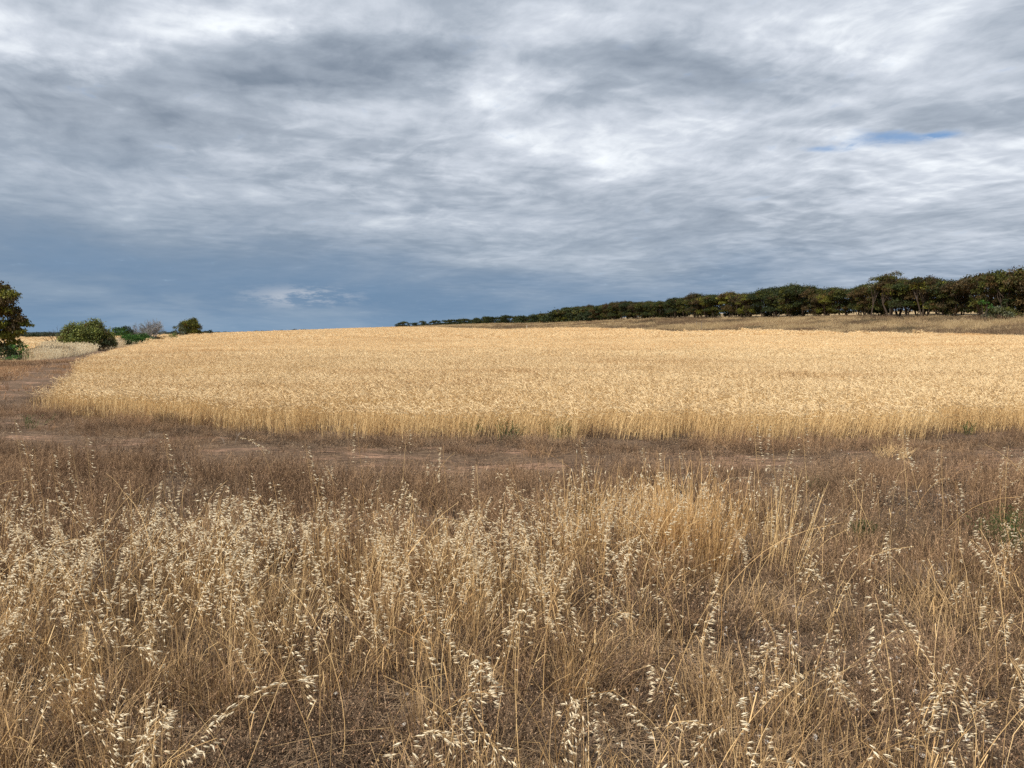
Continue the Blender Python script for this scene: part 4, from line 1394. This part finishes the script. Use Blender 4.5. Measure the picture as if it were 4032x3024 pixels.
bush('shrub', 640, 160, 1325, 5.0, 'brown low scrub behind the leafless shrub', 'leaf_rust', 12, .25, flat=.4)


random.seed(77); RNG = np.random.default_rng(77)


def bare_shrub(name, px_, depth, top_y, w, label, mat, n=26, twigs=5, r0=.035, leaves=None, upright=.0, cat='shrub', lv=3):
    """leafless shrub: limbs that fork again and again into fine twigs"""
    p = at(px_, depth, -.04); h = zrow(top_y, depth) - p.z
    mb = MB(); tw = MB(); ends = []

    def grow(b, d, L, r, level):
        e = b + d * L; m = b.lerp(e, .5) + Vector((random.gauss(0, .06), random.gauss(0, .06), random.gauss(0, .03))) * L
        (mb if level < 2 else tw).tube([b, m, e], [r, r * .85, r * .72], 4 if level < 2 else 3)
        if level >= lv:
            ends.append(e); return
        for k in range(twigs if level == 0 else random.choice([2, 3])):
            nd = (d + Vector((random.gauss(0, .42), random.gauss(0, .42), random.gauss(.10, .22)))).normalized()
            grow(b.lerp(e, rnd(.6, 1)), nd, L * rnd(.55, .85), r * (.55 if r0 < .02 else .64), level + 1)
    for k in range(n):
        a = 6.28 * k / n + rnd(-.3, .3); sp = rnd(.1, 1) * w / h * .55
        d = Vector((math.cos(a) * sp, math.sin(a) * sp, 1)).normalized()
        grow(Vector((math.cos(a) * .06, math.sin(a) * .06, 0)), d, h * rnd(.32, .42), r0 * rnd(.6, 1), 0)
    zmax = max(v.z for v in tw.v)
    s = h / zmax
    for q in (mb, tw):
        q.v = [Vector((v.x, v.y, v.z * s)) for v in q.v]
    o = empty(name, p)
    link('trunk', mb.mesh('trunk', [M[mat]]), o)
    link('twigs', tw.mesh('twigs', [M[mat]]), o)['kind'] = 'stuff'
    if leaves:
        cl = [((e.x, e.y, e.z * s), .35, .35, .22) for e in random.sample(ends, min(leaves[1], len(ends)))]
        link('crown', crown_mesh('crown', cl, .12, M[leaves[0]], .2, .35), o)
    return tag(o, label, cat)


bare_shrub('bare_shrub', 592, 128, 1250, 10.5, 'wide leafless grey shrub with upright fanning branches on the fence line', 'bark_mauve', 22, 4, .075, ('leaf_grey', 24), lv=4)
bare_shrub('dead_tree', 221, 74, 1282, 2.2, 'small dead tree with forked bare limbs before the farther paddock', 'bark_dark', 3, 2, .05, ('leaf_grey', 2), lv=3)
bare_shrub('dead_shrub', 262, 69, 1352, 1.3, 'knee high dead shrub of bare dark twigs beside the largest shrub', 'bark_dark', 6, 3, .02, lv=3)
# leafless scrub in the verge
bare_shrub('dead_shrub', 3720, 4.75, 2215, .60, 'grey dead twiggy shrub tangled with oats beside the pebbly soil', 'grey_twig', 9, 3, .0040, lv=4, cat='dead shrub')
bare_shrub('dead_shrub', 3480, 5.0, 2225, .42, 'smaller grey dead shrub next to the tangled one', 'grey_twig', 7, 3, .0034, lv=4, cat='dead shrub')
bare_shrub('dead_shrub', 405, 4.7, 2110, .36, 'grey dead twig clump standing among the thick wild oats', 'grey_twig', 8, 3, .0034, lv=4, cat='dead shrub')
bare_shrub('dead_shrub', 900, 11.0, 1700, .5, 'pale forked dead stem on the track edge before the wheat', 'bark_pale', 2, 2, .007, lv=2, cat='dead shrub')
bare_shrub('dry_bush', 3520, 9.7, 1712, .9, 'straw coloured tumbled dry bush lying across the track', 'oat_stem', 16, 3, .0042, lv=3, cat='dry bush')
bare_shrub('dry_bush', 160, 12.6, 1665, 1.0, 'rusty rounded dry bush by the bend of the track', 'rusty_herb', 20, 4, .0042, lv=3, cat='dry bush')
bare_shrub('dry_bush', 345, 11.8, 1690, .8, 'rusty dry bush beside the bend, next to the rounded one', 'rusty_herb', 16, 4, .0042, lv=3, cat='dry bush')
bare_shrub('dry_bush', 620, 10.9, 1715, .9, 'rusty dry bush on the track before the feet of the wheat', 'rusty_herb', 16, 4, .0042, lv=3, cat='dry bush')


def green_bush(px_, depth, w, h, label):
    p = at(px_, depth)
    mb = MB()
    for k in range(40):
        d = (hdir(rnd(0, 6.28)) * rnd(.1, 1) * w / h * .7 + Vector((0, 0, 1))).normalized()
        mb.tube([Vector((0, 0, -.01)), d * h * .5, d * h * rnd(.8, 1.05)], [.002, .0014, .0008], 3)
    lf = MB()
    for k in range(700):
        d = (hdir(rnd(0, 6.28)) * rnd(.0, 1) * w / h * .7 + Vector((0, 0, 1))).normalized()
        q = d * h * rnd(.35, 1.05); ld = Vector((random.gauss(0, 1), random.gauss(0, 1), random.gauss(.4, .6))).normalized()
        lf.ribbon([q, q + ld * .014, q + ld * .026], .005, .001, ld.cross(hdir(rnd(0, 6))).normalized(), 0)
    o = empty('green_herb', p)
    link('stem', mb.mesh('stem', [M['green_weed']]), o); link('foliage', lf.mesh('foliage', [M['green_weed']]), o)
    tag(o, label, 'plant')


green_bush(4010, 5.4, .60, .40, 'green leafy herb at the edge of the brown herbage, beside the pebbly soil')
green_bush(3420, 5.9, .20, .20, 'small greyish green herb in the brown herbage behind the dead shrubs')

# far-off scrub: mounds beyond the farther paddock and on the skyline
far_specs = [(70, 262, 1303), (118, 268, 1309), (160, 255, 1306), (200, 270, 1309), (232, 262, 1312), (268, 268, 1312), (505, 330, 1307), (560, 345, 1309), (610, 340, 1307), (655, 350, 1309)]
FARV = []
for i in range(3):
    V = []
    cl = []
    for k in range(9):
        a = rnd(0, 6.28); r = rnd(0, 2.8)
        cl.append(((math.cos(a) * r, math.sin(a) * r, rnd(.5, 1.0) * (2.1 - .4 * r * .5)), rnd(1.0, 1.6), rnd(.9, 1.4), rnd(.6, 1.0)))
    mb = MB()
    for k in range(5):
        mb.tube([Vector((rnd(-1, 1), rnd(-1, 1), -.1)), Vector((rnd(-1.5, 1.5), rnd(-1.2, 1.2), 1.2))], [.09, .05], 4)
    FARV.append((mb.mesh('trunk', [M['bark_dark']]), crown_mesh('crown', cl, .36, M['leaf_farblue'], .2, 1.0, None, M['leaf_dark'])))
for i, (c, d, ty) in enumerate(far_specs):
    p = at(c, d, -.1); h = max(1.4, zrow(ty, d) - p.z)
    tr, cr = FARV[i % 3]
    place_tree('scrub_tree', tr, cr, p, rnd(0, 6.28), (h / 2.7 * 1.25, h / 2.7 * 1.25, h / 2.7), ('dark scrub tree at the far side of the farther paddock, %s from the gum' if i < 6 else 'dim scrub tree seen through the leafless shrub, %s along from the largest shrub') % ordinal(i + 1 if i < 6 else i - 5), group='scrub beyond the farther paddock')
n = 0
for c in range(870, 1215, 24):
    d = rnd(560, 640); p = at(c + rnd(-8, 8), d, -.1); ty = rnd(1303, 1308) - (c - 870) * .014
    h = max(3.0, zrow(ty, d) - p.z); n += 1
    tr, cr = FARV[n % 3]
    place_tree('scrub_tree', tr, cr, p, rnd(0, 6.28), (h / 2.7 * 1.1, h / 2.7 * 1.1, h / 2.7), 'tiny dark tree on the skyline past the domed tree, %s from it' % ordinal(n), group='trees on the skyline beyond the wheat')
n = 0
for c in range(-40, 880, 34):
    d = rnd(640, 900); p = at(c + rnd(-8, 8), d, -.1); h = max(3.5, zrow(rnd(1305, 1309), d) - p.z)
    tr, cr = FARV[n % 3]; n += 1
    place_tree('scrub_tree', tr, cr, p, rnd(0, 6.28), (h / 2.7 * 1.9, h / 2.7 * 1.9, h / 2.7), 'distant scrub tree behind the fence line, %s from the gum' % ordinal(n), group='distant scrub behind the fence line')


# ------------------------------------------------------------------ marker posts at the foot of the bank
def post(px_, depth, hgt, rad, mat, label, cap=True):
    p = at(px_, depth, -.05); o = empty('marker_post', p)
    mb = MB(); mb.tube([Vector((0, 0, 0)), Vector((.01, 0, hgt * .5)), Vector((0.02, 0, hgt))], [rad, rad * .97, rad * .94], 8)
    link('shaft', mb.mesh('shaft', [M[mat]]), o)
    mb = MB(); mb.tube([Vector((.02, 0, hgt - .01)), Vector((.02, 0, hgt + .05)), Vector((.02, 0, hgt + .09))], [rad * 1.15, rad * 1.1, .004], 8)
    link('cap', mb.mesh('cap', [M[mat]]), o)
    tag(o, label, 'post')


post(2074, 224, 1.6, .075, 'post', 'white marker post where the wheat meets the pale bank')
post(2760, 150, 1.7, .055, 'post_dark', 'thin dark post standing in the weeds of the bank')
post(3063, 180, 1.3, .10, 'post', 'short white post at the foot of the dark ridge trees')
post(2740, 166, 1.2, .05, 'post_dark', 'low weathered stake behind the thin dark post')


# ------------------------------------------------------------------ wild oats that stand out one by one
SPK = []
for i in range(4):
    mb = MB(); spikelet(mb, Vector((0, 0, 0)), Vector((1, 0, 0)), .027, 0)
    SPK.append(mb.mesh('spikelet', [M['oat_spikelet'], M['oat_stem']]))


def lone_oat(px_, top_y, depth, label, lean_px=0, n=20, side=1, droop=.25):
    """a single culm whose tip stands in that direction; the rest follows its own curve"""
    base = at(px_ - lean_px, depth)
    h = max(.45, zrow(top_y, depth) - base.z)
    off = lean_px / FPX * depth
    pts = []
    for i in range(12):
        t = i / 11
        pts.append(Vector((off * t ** 1.8 + .02 * math.sin(t * 5) * h, rnd(-.004, .004), h * t if t < .95 else h * (t - (t - .95) * droop))))
    o = empty('wild_oat', base)
    mb = MB(); mb.tube(pts, [.0022 - .0014 * i / 11 for i in range(12)], 4, 0)
    for p, s, d, L in (sp := oat_spikes(pts, n, .85 if side > 0 else .15, .5)):
        mb.tube([p, p.lerp(s, .5) + Vector((0, 0, .004)), s], [.0005, .0004, .0004], 3, 0)
    link('stem', mb.mesh('stem', [M['oat_stem']]), o)
    for (p, s, d, L) in sp:
        q = link('spikelet', random.choice(SPK), o)
        q.location = s; q.rotation_mode = 'QUATERNION'
        q.rotation_quaternion = d.to_track_quat('X', 'Z')
        k = L / .027 * 1.06; q.scale = (k, k, k)
    tag(o, label, 'wild oat', 'wild oats standing clear of the mass')


for a in [
    (1415, 1655, 6.0, 'tall upright oat whose head reaches over the track to the foot of the wheat', 0, 22, -1),
    (1752, 1752, 5.7, 'upright oat with a dense narrow head, between the tall one and the golden clump', 0, 24, -1),
    (1205, 1745, 5.6, 'oat leaning over with a feathery head beside the green weeds by the track', -20, 20, 1),
    (1260, 1870, 5.3, 'oat with a slanting bushy head just above the edge of the oat mass', 40, 22, 1),
    (645, 1700, 5.9, 'slender oat whose thin curved head overlaps the dark track near the bend', -25, 18, 1),
    (340, 1712, 5.8, 'oat with a short stack of pale husks before the rusty bushes', 5, 12, 1),
    (278, 1750, 5.6, 'oat with a crooked thick head rising before the bend of the track', -20, 18, -1),
    (200, 1780, 5.5, 'oat with a full upright head in the brown herbage near the bend', 0, 18, 1),
    (130, 1755, 5.6, 'oat with a thin hooked head at the bend of the track', -15, 12, -1),
    (55, 1650, 6.6, 'oat reaching highest at the bend, before the grey litter', -15, 12, 1),
    (95, 1830, 5.4, 'low nodding oat before the brown herbage near the gum side', -30, 16, -1),
    (980, 1855, 5.3, 'oat with a small slanting head beyond the edge of the oat mass', 15, 14, 1),
    (2290, 1722, 6.0, 'oat with a thin head bending over the track beside the golden clump', -35, 16, 1),
    (2600, 1775, 5.8, 'oat with an upright head in the golden clump', 5, 20, 1),
    (2985, 1650, 6.1, 'tall oat with a long narrow head overlapping the feet of the wheat', -8, 24, 1),
    (3058, 1668, 6.2, 'tall oat beside the one with the long narrow head', 0, 18, -1),
    (3178, 1655, 6.3, 'oat whose short high head overlaps the wheat stems', -5, 12, 1),
    (3572, 1678, 6.0, 'tallest oat before the tumbled dry bush, with a bright crowded head', -12, 22, 1),
    (3732, 1750, 5.7, 'oat with a plump upright head before the dark litter of the track', 5, 20, -1),
    (3995, 1752, 5.8, 'oat with a drooping double head at the pale side of the track', 25, 20, -1),
    (3392, 1800, 5.7, 'short headed oat in front of the tumbled dry bush', 8, 14, 1),
    (3130, 1765, 5.8, 'oat leaning strongly with its head over the pink soil of the track', 70, 18, 1),
    (3060, 2010, 4.9, 'oat with a wide loose head in the brown herbage', 60, 22, 1),
    (3790, 1890, 5.0, 'oat with widely spaced husks before the bare soil strip', -10, 22, 1),
    (1640, 2560, 3.0, 'nearest oat with large bright husks on a leaning head', -60, 24, 1),
    (1880, 2170, 3.6, 'oat with a long curved head in the middle of the near oats', 30, 22, -1),
    (2390, 2130, 3.9, 'oat rising alone over the trashy opening with a bent head', 50, 20, 1),
    (860, 2240, 3.5, 'oat with a heavy pale head in the thick of the oat mass', -40, 24, 1),
    (2870, 2330, 3.7, 'oat with a sparse head above the pebbly soil', 20, 16, -1),
    (300, 2480, 3.1, 'near oat with a broad drooping head over the dark litter', 40, 22, 1),
]:
    lone_oat(*a)
